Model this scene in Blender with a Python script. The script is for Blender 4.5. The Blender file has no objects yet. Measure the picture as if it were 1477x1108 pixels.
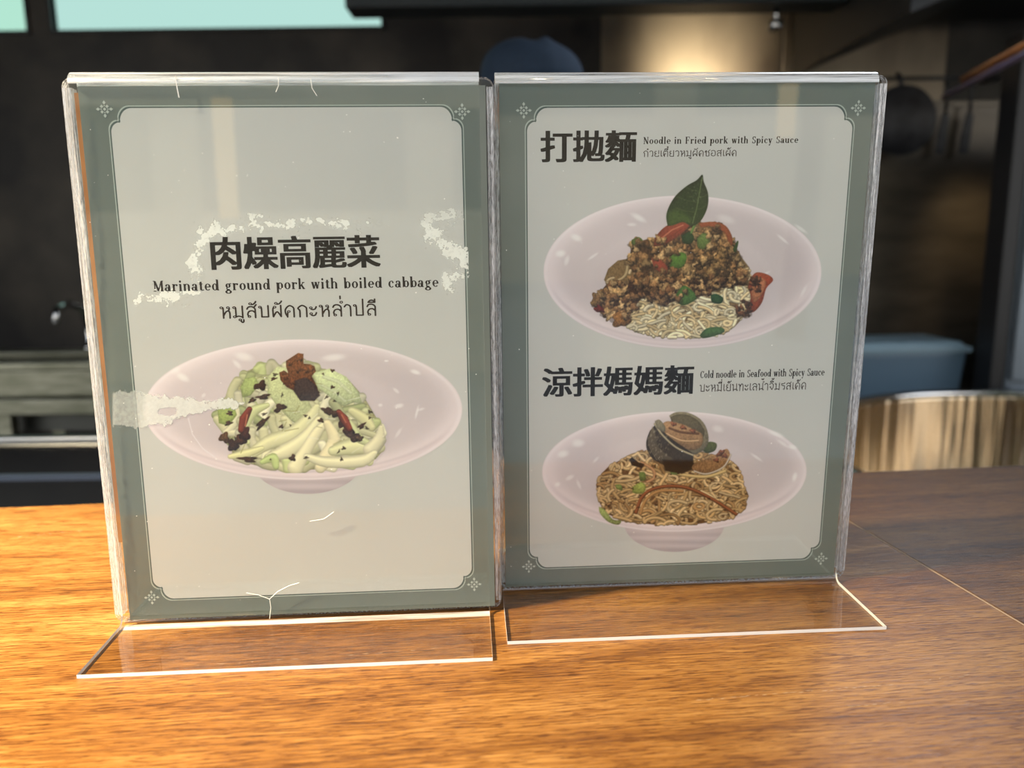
import bpy, bmesh, math, random
import numpy as np
from mathutils import Vector, Matrix

# ------------------------------------------------------------------ scene, camera, light
sc = bpy.context.scene
COL = sc.collection
FPX, PITCH, ROLL, CH = 1140.08, 0.18476, -0.01303, 0.21887     # focal length (px at 1477), pitch down, roll, height over the table
CW, CHH = 1477, 1108

cd = bpy.data.cameras.new('camera'); cam = bpy.data.objects.new('camera', cd); COL.objects.link(cam); sc.camera = cam
cd.sensor_fit = 'HORIZONTAL'; cd.sensor_width = 36.0; cd.lens = 36.0 * FPX / CW
cd.clip_start = 0.01; cd.clip_end = 200
cp, sp = math.cos(PITCH), math.sin(PITCH)
fw = Vector((0, cp, -sp)); up = Vector((0, sp, cp)); rt = Vector((1, 0, 0))
cr, sr = math.cos(ROLL), math.sin(ROLL)
rt2 = rt * cr - up * sr * -1.0
# image x = X*cr - Y*sr (y down)  ->  image right axis = rt*cr + up*sr ; image up axis = up*cr - rt*sr
xr = rt * cr + up * sr; yu = up * cr - rt * sr
M = Matrix((xr, yu, -fw)).transposed().to_4x4(); M.translation = Vector((0, 0, CH)); cam.matrix_world = M
cd.dof.use_dof = True; cd.dof.focus_distance = 0.445; cd.dof.aperture_fstop = 6.0

sc.view_settings.view_transform = 'Standard'; sc.view_settings.look = 'None'
sc.view_settings.gamma = 1.0; sc.view_settings.use_curve_mapping = False
sc.view_settings.exposure = 0.0
sc.cycles.max_bounces = 10; sc.cycles.transparent_max_bounces = 24; sc.cycles.transmission_bounces = 8
sc.cycles.sample_clamp_indirect = 6.0; sc.cycles.use_denoising = True

world = bpy.data.worlds.new('sky'); sc.world = world; world.use_nodes = True
wn = world.node_tree.nodes; wl = world.node_tree.links
bg = wn['Background']
tc = wn.new('ShaderNodeTexCoord'); sx = wn.new('ShaderNodeSeparateXYZ'); rp = wn.new('ShaderNodeValToRGB')
wl.new(tc.outputs['Generated'], sx.inputs[0]); wl.new(sx.outputs['Z'], rp.inputs[0]); wl.new(rp.outputs[0], bg.inputs[0])
rp.color_ramp.elements[0].position = 0.0; rp.color_ramp.elements[0].color = (1.0, 0.955, 0.885, 1)
rp.color_ramp.elements[1].position = 0.6; rp.color_ramp.elements[1].color = (0.76, 0.85, 1.0, 1)
bg.inputs[1].default_value = 2.7

def area(name, loc, target, size, power, color, sy=None):
    l = bpy.data.lights.new(name, 'AREA'); l.energy = power; l.color = color; l.size = size
    if sy: l.shape = 'RECTANGLE'; l.size_y = sy
    o = bpy.data.objects.new(name, l); COL.objects.link(o); o.location = loc
    o.rotation_euler = (Vector(target) - Vector(loc)).to_track_quat('-Z', 'Y').to_euler()
    return o
def spot(name, loc, target, power, color, size, blend, soft):
    l = bpy.data.lights.new(name, 'SPOT'); l.energy = power; l.color = color; l.spot_size = size; l.spot_blend = blend; l.shadow_soft_size = soft
    o = bpy.data.objects.new(name, l); COL.objects.link(o); o.location = loc
    o.rotation_euler = (Vector(target) - Vector(loc)).to_track_quat('-Z', 'Y').to_euler(); return o
spot('low_sunbeam_through_the_shopfront', (-1.62, -0.04, 1.42), (-0.74, 0.33, 0.0), 1150, (1.0, 0.82, 0.54), math.radians(49), 1.0, 0.06)
sun = bpy.data.lights.new('sun', 'SUN'); sun.energy = 5; sun.angle = 0.01; sun.color = (1.0, 0.93, 0.80)
so = bpy.data.objects.new('sun', sun); COL.objects.link(so); so.rotation_euler = Vector((0.90, 0.30, -0.85)).to_track_quat('-Z', 'Y').to_euler()
spot('added_warm_card_spot', (0.75, -0.35, 1.15), (0.14, 0.46, 0.33), 16, (1.0, 0.66, 0.36), math.radians(24), 1.0, 0.08)  # added unseen spot, tints the upper part of the right card warm
area('daylight_from_side_opening', (1.05, 1.75, 1.20), (0.25, 0.35, 0.0), 0.50, 8, (0.78, 0.88, 1.0))

# ------------------------------------------------------------------ helpers
rnd = random.Random(7)
def lin(c):
    return tuple(((x/255)/12.92 if x/255 <= 0.04045 else ((x/255+0.055)/1.055)**2.4) for x in c)
def tag(o, label=None, cat=None, group=None, kind=None):
    if label: o['label'] = label
    if cat: o['category'] = cat
    if group: o['group'] = group
    if kind: o['kind'] = kind
    return o
def link(name, me, parent=None, mats=()):
    for m in mats: me.materials.append(m)
    o = bpy.data.objects.new(name, me); COL.objects.link(o)
    if parent: o.parent = parent
    return o
def empty(name, loc=(0, 0, 0), rz=0.0):
    o = bpy.data.objects.new(name, None); COL.objects.link(o); o.location = loc; o.rotation_euler = (0, 0, rz)
    o.empty_display_size = 0.05
    return o
class MB:
    """collects geometry for one mesh object"""
    def __init__(s): s.bm = bmesh.new()
    def box(s, x0, y0, z0, x1, y1, z1, mi=0):
        v = [s.bm.verts.new(p) for p in ((x0,y0,z0),(x1,y0,z0),(x1,y1,z0),(x0,y1,z0),(x0,y0,z1),(x1,y0,z1),(x1,y1,z1),(x0,y1,z1))]
        for q in ((0,3,2,1),(4,5,6,7),(0,1,5,4),(1,2,6,5),(2,3,7,6),(3,0,4,7)):
            f = s.bm.faces.new([v[i] for i in q]); f.material_index = mi
        return s
    def prism(s, pts, d, mi=0, cap=0):
        """pts: closed polygon (3D), d: extrusion vector"""
        d = Vector(d); a = [s.bm.verts.new(p) for p in pts]; b = [s.bm.verts.new(Vector(p) + d) for p in pts]
        n = len(pts)
        s.bm.faces.new(a[::-1]).material_index = cap; s.bm.faces.new(b).material_index = cap
        for i in range(n): s.bm.faces.new((a[i], a[(i+1)%n], b[(i+1)%n], b[i])).material_index = mi
        return s
    def lathe(s, prof, c=(0, 0, 0), n=48, mi=0, axis='Z'):
        rings = []
        for r, z in prof:
            ring = []
            for k in range(n):
                a = 2*math.pi*k/n
                p = (r*math.cos(a), r*math.sin(a), z)
                if axis == 'Y': p = (p[0], p[2], p[1])
                if axis == 'X': p = (p[2], p[0], p[1])
                ring.append(s.bm.verts.new(Vector(c) + Vector(p)))
            rings.append(ring)
        for A, B in zip(rings, rings[1:]):
            for k in range(n):
                s.bm.faces.new((A[k], A[(k+1)%n], B[(k+1)%n], B[k])).material_index = mi
        for ring in (rings[0][::-1], rings[-1]):
            try: s.bm.faces.new(ring).material_index = mi
            except ValueError: pass
        return s
    def tube(s, pts, r, n=10, mi=0):
        pts = [Vector(p) for p in pts]; rr = r if isinstance(r, (list, tuple)) else [r]*len(pts)
        rings = []; ref = Vector((0.13, 0.2, 1)).normalized()
        for i, p in enumerate(pts):
            t = (pts[min(i+1, len(pts)-1)] - pts[max(i-1, 0)]).normalized()
            a = t.cross(ref)
            if a.length < 1e-3: a = t.cross(Vector((1, 0, 0)))
            a.normalize(); b = t.cross(a)
            rings.append([s.bm.verts.new(p + (a*math.cos(2*math.pi*k/n) + b*math.sin(2*math.pi*k/n))*rr[i]) for k in range(n)])
        for A, B in zip(rings, rings[1:]):
            for k in range(n): s.bm.faces.new((A[k], A[(k+1)%n], B[(k+1)%n], B[k])).material_index = mi
        s.bm.faces.new(rings[0][::-1]).material_index = mi; s.bm.faces.new(rings[-1]).material_index = mi
        return s
    def build(s, name, mats, parent=None, smooth=False, bevel=0, seg=2):
        bmesh.ops.recalc_face_normals(s.bm, faces=s.bm.faces)
        me = bpy.data.meshes.new(name); s.bm.to_mesh(me); s.bm.free()
        if not isinstance(mats, (list, tuple)): mats = [mats]
        o = link(name, me, parent, mats)
        if smooth:
            for p in me.polygons: p.use_smooth = True
        if bevel:
            b = o.modifiers.new('bevel', 'BEVEL'); b.width = bevel; b.segments = seg; b.limit_method = 'ANGLE'
        return o

# ------------------------------------------------------------------ materials
def mat(name, color=(0.5, 0.5, 0.5), rough=0.5, metal=0.0, **k):
    m = bpy.data.materials.new(name); m.use_nodes = True
    b = m.node_tree.nodes['Principled BSDF']
    b.inputs['Base Color'].default_value = (*color, 1); b.inputs['Roughness'].default_value = rough; b.inputs['Metallic'].default_value = metal
    for kk, v in k.items():
        b.inputs[kk.replace('_', ' ')].default_value = v
    return m
def nd(m, t, **k):
    n = m.node_tree.nodes.new(t)
    for a, b in k.items(): setattr(n, a, b)
    return n
def noisy(m, c1, c2, scale=(1, 1, 1), nscale=5.0, detail=6, bump=0.0, rough=None, p0=0.35, p1=0.65, dist=0.0, coord='Object', bdist=0.001):
    t = nd(m, 'ShaderNodeTexCoord'); mp = nd(m, 'ShaderNodeMapping'); mp.inputs['Scale'].default_value = scale
    n = nd(m, 'ShaderNodeTexNoise'); n.inputs['Scale'].default_value = nscale; n.inputs['Detail'].default_value = detail; n.inputs['Distortion'].default_value = dist
    r = nd(m, 'ShaderNodeValToRGB'); r.color_ramp.elements[0].position = p0; r.color_ramp.elements[1].position = p1
    r.color_ramp.elements[0].color = (*c1, 1); r.color_ramp.elements[1].color = (*c2, 1)
    L = m.node_tree.links; b = m.node_tree.nodes['Principled BSDF']
    L.new(t.outputs[coord], mp.inputs[0]); L.new(mp.outputs[0], n.inputs['Vector']); L.new(n.outputs[0], r.inputs[0]); L.new(r.outputs[0], b.inputs['Base Color'])
    if bump:
        bp = nd(m, 'ShaderNodeBump'); bp.inputs['Strength'].default_value = bump; bp.inputs['Distance'].default_value = bdist
        L.new(n.outputs[0], bp.inputs['Height']); L.new(bp.outputs[0], b.inputs['Normal'])
    if rough:
        mr = nd(m, 'ShaderNodeMapRange'); mr.inputs['To Min'].default_value = rough[0]; mr.inputs['To Max'].default_value = rough[1]
        L.new(n.outputs[0], mr.inputs[0]); L.new(mr.outputs[0], b.inputs['Roughness'])
    return m

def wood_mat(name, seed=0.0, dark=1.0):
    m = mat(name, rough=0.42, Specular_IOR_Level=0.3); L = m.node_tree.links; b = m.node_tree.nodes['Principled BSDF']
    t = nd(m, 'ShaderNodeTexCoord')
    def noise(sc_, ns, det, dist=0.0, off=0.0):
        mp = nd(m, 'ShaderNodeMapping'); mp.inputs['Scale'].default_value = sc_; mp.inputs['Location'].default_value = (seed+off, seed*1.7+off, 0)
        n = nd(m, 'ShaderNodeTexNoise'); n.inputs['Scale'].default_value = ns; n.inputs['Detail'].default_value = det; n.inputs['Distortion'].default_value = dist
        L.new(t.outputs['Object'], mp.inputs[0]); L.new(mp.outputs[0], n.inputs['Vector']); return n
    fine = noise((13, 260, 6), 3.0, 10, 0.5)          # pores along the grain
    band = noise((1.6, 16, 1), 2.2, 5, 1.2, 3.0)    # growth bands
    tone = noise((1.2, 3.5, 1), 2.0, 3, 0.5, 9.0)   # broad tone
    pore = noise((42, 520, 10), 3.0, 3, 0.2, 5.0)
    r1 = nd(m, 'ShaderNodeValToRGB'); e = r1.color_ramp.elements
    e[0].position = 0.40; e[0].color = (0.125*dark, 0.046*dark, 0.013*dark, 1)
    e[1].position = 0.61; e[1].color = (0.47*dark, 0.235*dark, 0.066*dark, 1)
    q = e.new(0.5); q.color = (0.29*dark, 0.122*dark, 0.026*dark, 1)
    def mth(op, a, b_, c_=None):
        n = nd(m, 'ShaderNodeMath', operation=op)
        for i, v in enumerate((a, b_, c_)):
            if v is None: continue
            if isinstance(v, (int, float)): n.inputs[i].default_value = v
            else: L.new(v, n.inputs[i])
        return n.outputs[0]
    s1 = mth('MULTIPLY', fine.outputs[0], 0.42); s2 = mth('MULTIPLY_ADD', band.outputs[0], 0.36, s1); s3 = mth('MULTIPLY_ADD', tone.outputs[0], 0.22, s2)
    L.new(s3, r1.inputs[0])
    mx = nd(m, 'ShaderNodeMix', data_type='RGBA', blend_type='MULTIPLY')
    pr = nd(m, 'ShaderNodeValToRGB'); pr.color_ramp.elements[0].position = 0.38; pr.color_ramp.elements[0].color = (0.34, 0.25, 0.20, 1); pr.color_ramp.elements[1].position = 0.47
    L.new(pore.outputs[0], pr.inputs[0]); L.new(r1.outputs[0], mx.inputs[6]); L.new(pr.outputs[0], mx.inputs[7]); mx.inputs[0].default_value = 0.85
    L.new(mx.outputs[2], b.inputs['Base Color'])
    bp = nd(m, 'ShaderNodeBump'); bp.inputs['Strength'].default_value = 0.5; bp.inputs['Distance'].default_value = 0.0006
    h = mth('MULTIPLY_ADD', pore.outputs[0], 0.5, fine.outputs[0]); L.new(h, bp.inputs['Height']); L.new(bp.outputs[0], b.inputs['Normal'])
    mr = nd(m, 'ShaderNodeMapRange'); mr.inputs['To Min'].default_value = 0.22; mr.inputs['To Max'].default_value = 0.46
    L.new(fine.outputs[0], mr.inputs[0]); L.new(mr.outputs[0], b.inputs['Roughness'])
    return m

def thin_clear(name, tint=(0.97, 0.985, 0.98), spec=1.0, rough=0.006, haze=0):
    """clear acrylic sheet: lets light straight through, mirrors by Fresnel"""
    m = bpy.data.materials.new(name); m.use_nodes = True; nt = m.node_tree; nt.nodes.clear(); L = nt.links
    o = nd(m, 'ShaderNodeOutputMaterial'); mx = nd(m, 'ShaderNodeMixShader'); t = nd(m, 'ShaderNodeBsdfTransparent'); g = nd(m, 'ShaderNodeBsdfGlossy'); f = nd(m, 'ShaderNodeFresnel')
    f.inputs['IOR'].default_value = 1.49; t.inputs[0].default_value = (*tint, 1); g.inputs['Roughness'].default_value = rough
    g.inputs['Color'].default_value = (spec, spec, spec, 1)
    L.new(f.outputs[0], mx.inputs[0]); L.new(t.outputs[0], mx.inputs[1]); L.new(g.outputs[0], mx.inputs[2]); L.new(mx.outputs[0], o.inputs[0])
    if haze:       # whitish diffuse layer paints in light caught by the fold and bend
        h = nd(m, 'ShaderNodeMixShader'); d = nd(m, 'ShaderNodeBsdfDiffuse'); tl = nd(m, 'ShaderNodeBsdfTranslucent'); a = nd(m, 'ShaderNodeAddShader')
        d.inputs[0].default_value = (0.6, 0.63, 0.66, 1); tl.inputs[0].default_value = (0.6, 0.63, 0.66, 1)
        tcx = nd(m, 'ShaderNodeTexCoord'); mp = nd(m, 'ShaderNodeMapping'); mp.inputs['Scale'].default_value = (14, 300, 500)
        n = nd(m, 'ShaderNodeTexNoise'); n.inputs['Scale'].default_value = 1.0; n.inputs['Detail'].default_value = 4
        mr = nd(m, 'ShaderNodeMapRange'); mr.inputs['From Min'].default_value = 0.40; mr.inputs['From Max'].default_value = 0.62; mr.inputs['To Min'].default_value = haze*0.35; mr.inputs['To Max'].default_value = min(1, haze*1.7)
        L.new(tcx.outputs['Object'], mp.inputs[0]); L.new(mp.outputs[0], n.inputs['Vector']); L.new(n.outputs[0], mr.inputs[0]); L.new(mr.outputs[0], h.inputs[0])
        L.new(d.outputs[0], a.inputs[0]); L.new(tl.outputs[0], a.inputs[1]); L.new(mx.outputs[0], h.inputs[1]); L.new(a.outputs[0], h.inputs[2]); L.new(h.outputs[0], o.inputs[0])
    return m
def frosted_edge(name, col=(0.80, 0.85, 0.87), alpha=0.72, nscale=900):
    """sawn acrylic edge: scattering, speckled"""
    m = bpy.data.materials.new(name); m.use_nodes = True; nt = m.node_tree; nt.nodes.clear(); L = nt.links
    o = nd(m, 'ShaderNodeOutputMaterial'); mx = nd(m, 'ShaderNodeMixShader'); t = nd(m, 'ShaderNodeBsdfTransparent')
    d = nd(m, 'ShaderNodeBsdfDiffuse'); tl = nd(m, 'ShaderNodeBsdfTranslucent'); g = nd(m, 'ShaderNodeBsdfGlossy'); a1 = nd(m, 'ShaderNodeMixShader'); a2 = nd(m, 'ShaderNodeMixShader')
    for n in (d, tl): n.inputs[0].default_value = (*col, 1)
    g.inputs['Roughness'].default_value = 0.25
    a1.inputs[0].default_value = 0.45; a2.inputs[0].default_value = 0.28
    L.new(d.outputs[0], a1.inputs[1]); L.new(tl.outputs[0], a1.inputs[2]); L.new(a1.outputs[0], a2.inputs[1]); L.new(g.outputs[0], a2.inputs[2])
    tcx = nd(m, 'ShaderNodeTexCoord'); mp = nd(m, 'ShaderNodeMapping'); mp.inputs['Scale'].default_value = (1, 1, 0.14)
    n = nd(m, 'ShaderNodeTexNoise'); n.inputs['Scale'].default_value = nscale; n.inputs['Detail'].default_value = 3
    mr = nd(m, 'ShaderNodeMapRange'); mr.inputs['From Min'].default_value = 0.35; mr.inputs['From Max'].default_value = 0.62; mr.inputs['To Min'].default_value = alpha-0.45; mr.inputs['To Max'].default_value = min(1, alpha+0.2)
    L.new(tcx.outputs['Object'], mp.inputs[0]); L.new(mp.outputs[0], n.inputs['Vector']); L.new(n.outputs[0], mr.inputs[0]); L.new(mr.outputs[0], mx.inputs[0])
    m2 = nd(m, 'ShaderNodeMapping'); m2.inputs['Scale'].default_value = (700, 700, 5); n2 = nd(m, 'ShaderNodeTexNoise'); n2.inputs['Scale'].default_value = 1.0; n2.inputs['Detail'].default_value = 2
    r2 = nd(m, 'ShaderNodeMapRange'); r2.inputs['From Min'].default_value = 0.40; r2.inputs['From Max'].default_value = 0.58; r2.inputs['To Min'].default_value = 0.25 if nscale > 500 else 1.0; r2.inputs['To Max'].default_value = 1.0
    mu = nd(m, 'ShaderNodeMath', operation='MULTIPLY'); L.new(tcx.outputs['Object'], m2.inputs[0]); L.new(m2.outputs[0], n2.inputs['Vector']); L.new(n2.outputs[0], r2.inputs[0]); L.new(mr.outputs[0], mu.inputs[0]); L.new(r2.outputs[0], mu.inputs[1]); L.new(mu.outputs[0], mx.inputs[0])
    bp = nd(m, 'ShaderNodeBump'); bp.inputs['Strength'].default_value = 0.8; bp.inputs['Distance'].default_value = 0.0005
    L.new(n.outputs[0], bp.inputs['Height']); L.new(bp.outputs[0], g.inputs['Normal']); L.new(bp.outputs[0], d.inputs['Normal'])
    L.new(t.outputs[0], mx.inputs[1]); L.new(a2.outputs[0], mx.inputs[2]); L.new(mx.outputs[0], o.inputs[0])
    return m
def emis(name, col, s):
    m = bpy.data.materials.new(name); m.use_nodes = True; nt = m.node_tree; nt.nodes.clear()
    o = nd(m, 'ShaderNodeOutputMaterial'); e = nd(m, 'ShaderNodeEmission'); e.inputs[0].default_value = (*col, 1); e.inputs[1].default_value = s
    nt.links.new(e.outputs[0], o.inputs[0]); return m

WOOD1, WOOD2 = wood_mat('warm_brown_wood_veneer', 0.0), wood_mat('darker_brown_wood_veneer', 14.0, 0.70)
ACR = thin_clear('clear_acrylic', spec=0.75); ACRF = thin_clear('clear_acrylic_foot', (0.985, 0.985, 0.975), 0.6); EDGE = frosted_edge('acrylic_cut_edge', (0.80, 0.82, 0.86), 0.80, 1500); EDGE2 = mat('acrylic_edge_painted_glow', (0.93, 0.95, 0.94), 0.25, Specular_IOR_Level=0.6)  # solid white edge colour stands in for light gathered inside the sheet
GLASSY = thin_clear('acrylic_fold_painted_glow', rough=0.12, haze=0.42)  # streaky white haze paints the bright light in the fold
STEEL = noisy(mat('brushed_steel', (0.5, 0.5, 0.48), 0.3, 1.0), (0.42, 0.43, 0.42), (0.62, 0.62, 0.60), (2, 2, 60), 4, 4, 0.1, (0.2, 0.4))
BLACK = mat('black_plastic', (0.012, 0.012, 0.014), 0.45); BLACKG = mat('black_glass_top', (0.006, 0.007, 0.010), 0.12)
IRON = noisy(mat('black_iron', (0.01, 0.01, 0.012), 0.5), (0.006, 0.006, 0.008), (0.02, 0.02, 0.024), nscale=30)

# ------------------------------------------------------------------ the setting
def struct(o): o['kind'] = 'structure'; return o
PLASTER = noisy(mat('mottled_dark_plaster', rough=0.55), (0.016, 0.014, 0.014), (0.105, 0.090, 0.072), (1, 1, 1), 2.6, 7, 0.25, (0.35, 0.7), 0.42, 0.74, bdist=0.004)
DARKCEIL = noisy(mat('dark_painted_ceiling', rough=0.8), (0.010, 0.011, 0.012), (0.022, 0.024, 0.026), nscale=4)
TILEF = noisy(mat('grey_kitchen_floor', rough=0.6), (0.05, 0.05, 0.05), (0.09, 0.085, 0.08), nscale=6)
ZF = -1.05; YB = 3.05
struct(MB().box(-3.2, 0.15, ZF-0.1, 3.2, YB+0.1, ZF).build('floor', TILEF))
struct(MB().box(-3.2, -1.0, 1.62, 3.2, YB+0.1, 1.72).build('ceiling', DARKCEIL))
# back wall around two window openings (mint light comes through)
W1 = (-2.35, -1.735); W2 = (-1.640, -0.455); ZW0, ZW1 = 0.972, 1.50
bwall = MB()
for (x0, x1, z0, z1) in ((-3.2, 3.2, ZF, ZW0), (-3.2, 3.2, ZW1, 1.62), (-3.2, W1[0], ZW0, ZW1), (W1[1], W2[0], ZW0, ZW1), (W2[1], 3.2, ZW0, ZW1)):
    bwall.box(x0, YB, z0, x1, YB+0.1, z1)
wb = struct(bwall.build('wall_back', PLASTER))
struct(MB().box(-3.3, 0.9, ZF, -3.2, YB+0.1, 1.62).build('wall_left', PLASTER))
struct(MB().box(3.2, 0.9, ZF, 3.3, YB+0.1, 1.62).build('wall_right', PLASTER))
MINT = emis('mint_lit_frosted_pane', (0.48, 0.84, 0.68), 0.95); MINT2 = emis('mint_lit_frosted_pane_bluish', (0.50, 0.80, 0.73), 0.95)
FRAME = mat('black_window_frame', (0.012, 0.013, 0.014), 0.4)
for i, (a, b) in enumerate((W1, W2)):
    fr = MB(); t = 0.012
    fr.box(a, YB-0.01, ZW0-t, b, YB+0.08, ZW0).box(a, YB-0.01, ZW1, b, YB+0.08, ZW1+t).box(a-t, YB-0.01, ZW0-t, a, YB+0.08, ZW1+t).box(b, YB-0.01, ZW0-t, b+t, YB+0.08, ZW1+t)
    w = struct(fr.build('window_%d' % (i+1), FRAME))
    MB().box(a, YB+0.03, ZW0, b, YB+0.036, ZW1).build('pane', MINT2 if i else MINT, w)
# sheet-metal cladding on the right half of the back wall
CLAD = noisy(mat('bronze_tinted_steel_sheet', rough=0.38, metal=0.85), (0.16, 0.125, 0.095), (0.42, 0.35, 0.26), (1, 1, 0.5), 2.6, 5, 0.12, (0.34, 0.55), bdist=0.003)
for k, (x0, x1) in enumerate(((0.34, 0.995), (1.0, 1.6))):
    MB().box(x0, YB-0.012, -0.4, x1-0.004, YB-0.0005, 1.55).build('wall_panel', CLAD, wb, bevel=0.003)

# beam over the kitchen and sloped hood at upper right
TEAL = mat('dark_teal_painted_beam', (0.018, 0.026, 0.030), 0.5)
bm_ = tag(MB().box(-0.46, 2.40, 0.862, 0.97, 2.52, 1.05).build('ceiling_beam', TEAL, bevel=0.004), 'dark teal box beam running across the kitchen above the lit wall', 'beam')
MB().box(-0.30, 2.44, 1.05, -0.26, 2.48, 1.62).build('hanger', TEAL, bm_); MB().box(0.80, 2.44, 1.05, 0.84, 2.48, 1.62).build('hanger', TEAL, bm_)
hd = empty('exhaust_hood', (1.6, 2.2, 0.7))
tag(hd, 'black sloped exhaust hood hanging at the upper right of the kitchen', 'exhaust hood')
HM = mat('black_painted_hood', (0.008, 0.009, 0.010), 0.6)
MB().prism([(-0.62, -0.15, 0.045), (-0.20, -0.15, 0.215), (0.6, -0.15, 0.24), (0.6, -0.15, 0.80), (-0.62, -0.15, 0.80)], (0, 0.85-0.02, 0)).build('hood_shell', HM, hd, bevel=0.004)
MB().prism([(-0.63, -0.17, 0.035), (-0.20, -0.17, 0.205), (-0.20, -0.17, 0.225), (-0.63, -0.17, 0.055)], (0, 0.02, 0)).build('rim', HM, hd)
MB().box(-0.1, 0.1, 0.80, 0.3, 0.5, 0.915).build('duct', HM, hd)

# spot lamp under the beam, aimed at the wall
sl = empty('spot_lamp', (0.785, 2.46, 0.862)); tag(sl, 'small chrome spot lamp hanging under the teal beam, lighting the wall', 'lamp')
CHROME = mat('chrome', (0.75, 0.75, 0.74), 0.12, 1.0)
MB().tube([(0, 0, 0), (0, 0, -0.035)], 0.008).build('stem', CHROME, sl, True)
MB().lathe([(0.004, 0.0), (0.018, -0.004), (0.022, -0.03), (0.019, -0.03), (0.004, -0.01)], (0, 0, -0.03), 24).build('housing', CHROME, sl, True)
BULB = emis('lamp_glow', (1.0, 0.86, 0.62), 9.0)
MB().lathe([(0.001, -0.024), (0.012, -0.022), (0.014, -0.012), (0.004, -0.008)], (0, 0, -0.03), 20).build('bulb', BULB, sl, True)
ls = bpy.data.lights.new('spot_beam', 'SPOT'); ls.energy = 17; ls.color = (1.0, 0.85, 0.60); ls.spot_size = 1.15; ls.spot_blend = 0.9; ls.shadow_soft_size = 0.02
lo = bpy.data.objects.new('spot_beam', ls); COL.objects.link(lo); lo.location = (0.775, 2.47, 0.79); lo.rotation_euler = (Vector((0.74, 3.05, 0.84)) - Vector((0.775, 2.47, 0.79))).to_track_quat('-Z', 'Y').to_euler()

# ------------------------------------------------------------------ counter (wooden worktop)
TR = math.radians(5.2)
ct = empty('service_counter', (0, 0, ZF), TR)
tag(ct, 'long wooden service counter the two menu stands rest on', 'counter')
YN, YF, TH = 0.225, 0.672, 0.034
def jx(y): return 0.3105 + (0.544 - y) * 0.079
g = 0.00045
def board(pts, m):
    return MB().prism([(x, y, -ZF-TH) for x, y in pts], (0, 0, TH)).build('board', m, ct, bevel=0.0009, seg=2)
board([(-1.75, YN), (jx(YN)-g, YN), (jx(YF)-g, YF), (-1.75, YF)], WOOD1)
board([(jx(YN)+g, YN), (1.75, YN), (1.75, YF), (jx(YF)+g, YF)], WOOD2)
GREYL = mat('wood_filler_in_joint', (0.62, 0.46, 0.32), 0.7)
MB().prism([(jx(YN)-g, YN, -ZF-TH), (jx(YN)+g, YN, -ZF-TH), (jx(YF)+g, YF, -ZF-TH), (jx(YF)-g, YF, -ZF-TH)], (0, 0, TH-0.00005)).build('joint_filler', GREYL, ct)
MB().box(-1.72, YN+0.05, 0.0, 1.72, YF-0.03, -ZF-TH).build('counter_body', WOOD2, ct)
# pale worn scratches in the veneer
SCR = mat('worn_pale_scratch', (0.62, 0.47, 0.33), 0.7)

def fleck_line(p, q, n, seed, w=0.00022):
    R_ = random.Random(seed); vs, fs = [], []
    for k in range(n):
        t = k/n + R_.random()*0.5/n; L_ = R_.uniform(.001, .005); x = p[0]+(q[0]-p[0])*t; y = p[1]+(q[1]-p[1])*t+R_.gauss(0, .0005); i = len(vs)
        vs += [(x, y, 0), (x+L_*.5, y-w*R_.uniform(.6, 2), 0), (x+L_, y+.0003, 0), (x+L_*.5, y+w, 0)]; fs.append((i, i+1, i+2, i+3))
    me = bpy.data.meshes.new('worn_scratch'); me.from_pydata([Matrix.Rotation(-TR, 3, 'Z') @ Vector(v) + Vector((0, 0, -ZF+0.00006)) for v in vs], [], fs); link('worn_scratch', me, ct, [SCR])['kind'] = 'stuff'
fleck_line((0.085, 0.343), (0.184, 0.354), 24, 1, 0.00016)
fleck_line((0.153, 0.336), (0.183, 0.34), 7, 2, 0.00016)
fleck_line((0.2, 0.356), (0.228, 0.363), 6, 3, 0.00016)
fleck_line((-0.168, 0.38), (-0.039, 0.395), 14, 4, 0.00016)
fleck_line((-0.378, 0.567), (-0.332, 0.58), 8, 5, 0.00016)
fleck_line((0.281, 0.554), (0.288, 0.512), 5, 6, 0.00016)

# ------------------------------------------------------------------ flat print: lettering as thin ink shapes
def line_quad(out, a, b, w):
    (x0, y0), (x1, y1) = a, b; d = math.hypot(x1-x0, y1-y0) or 1e-6
    nx, ny = -(y1-y0)/d*w/2, (x1-x0)/d*w/2
    out.append([(x0+nx, y0+ny), (x0-nx, y0-ny), (x1-nx, y1-ny), (x1+nx, y1+ny)])
def disc(out, c, r, n=10, ry=None):
    out.append([(c[0]+r*math.cos(2*math.pi*k/n), c[1]+(ry or r)*math.sin(2*math.pi*k/n)) for k in range(n)])
def arc(out, cx, cy, rx, ry, a0, a1, thick, thin, n=14):
    pts = []
    for k in range(n+1):
        a = math.radians(a0 + (a1-a0)*k/n); c, s = math.cos(a), math.sin(a)
        w = thin + (thick-thin)*abs(c)**1.5
        pts.append(((cx+(rx+w/2)*c, cy+(ry+w/2*0.7)*s), (cx+(rx-w/2)*c, cy+(ry-w/2*0.7)*s)))
    for p, q in zip(pts, pts[1:]): out.append([p[0], p[1], q[1], q[0]])
T_, t_ = 1.6, 0.70
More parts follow.
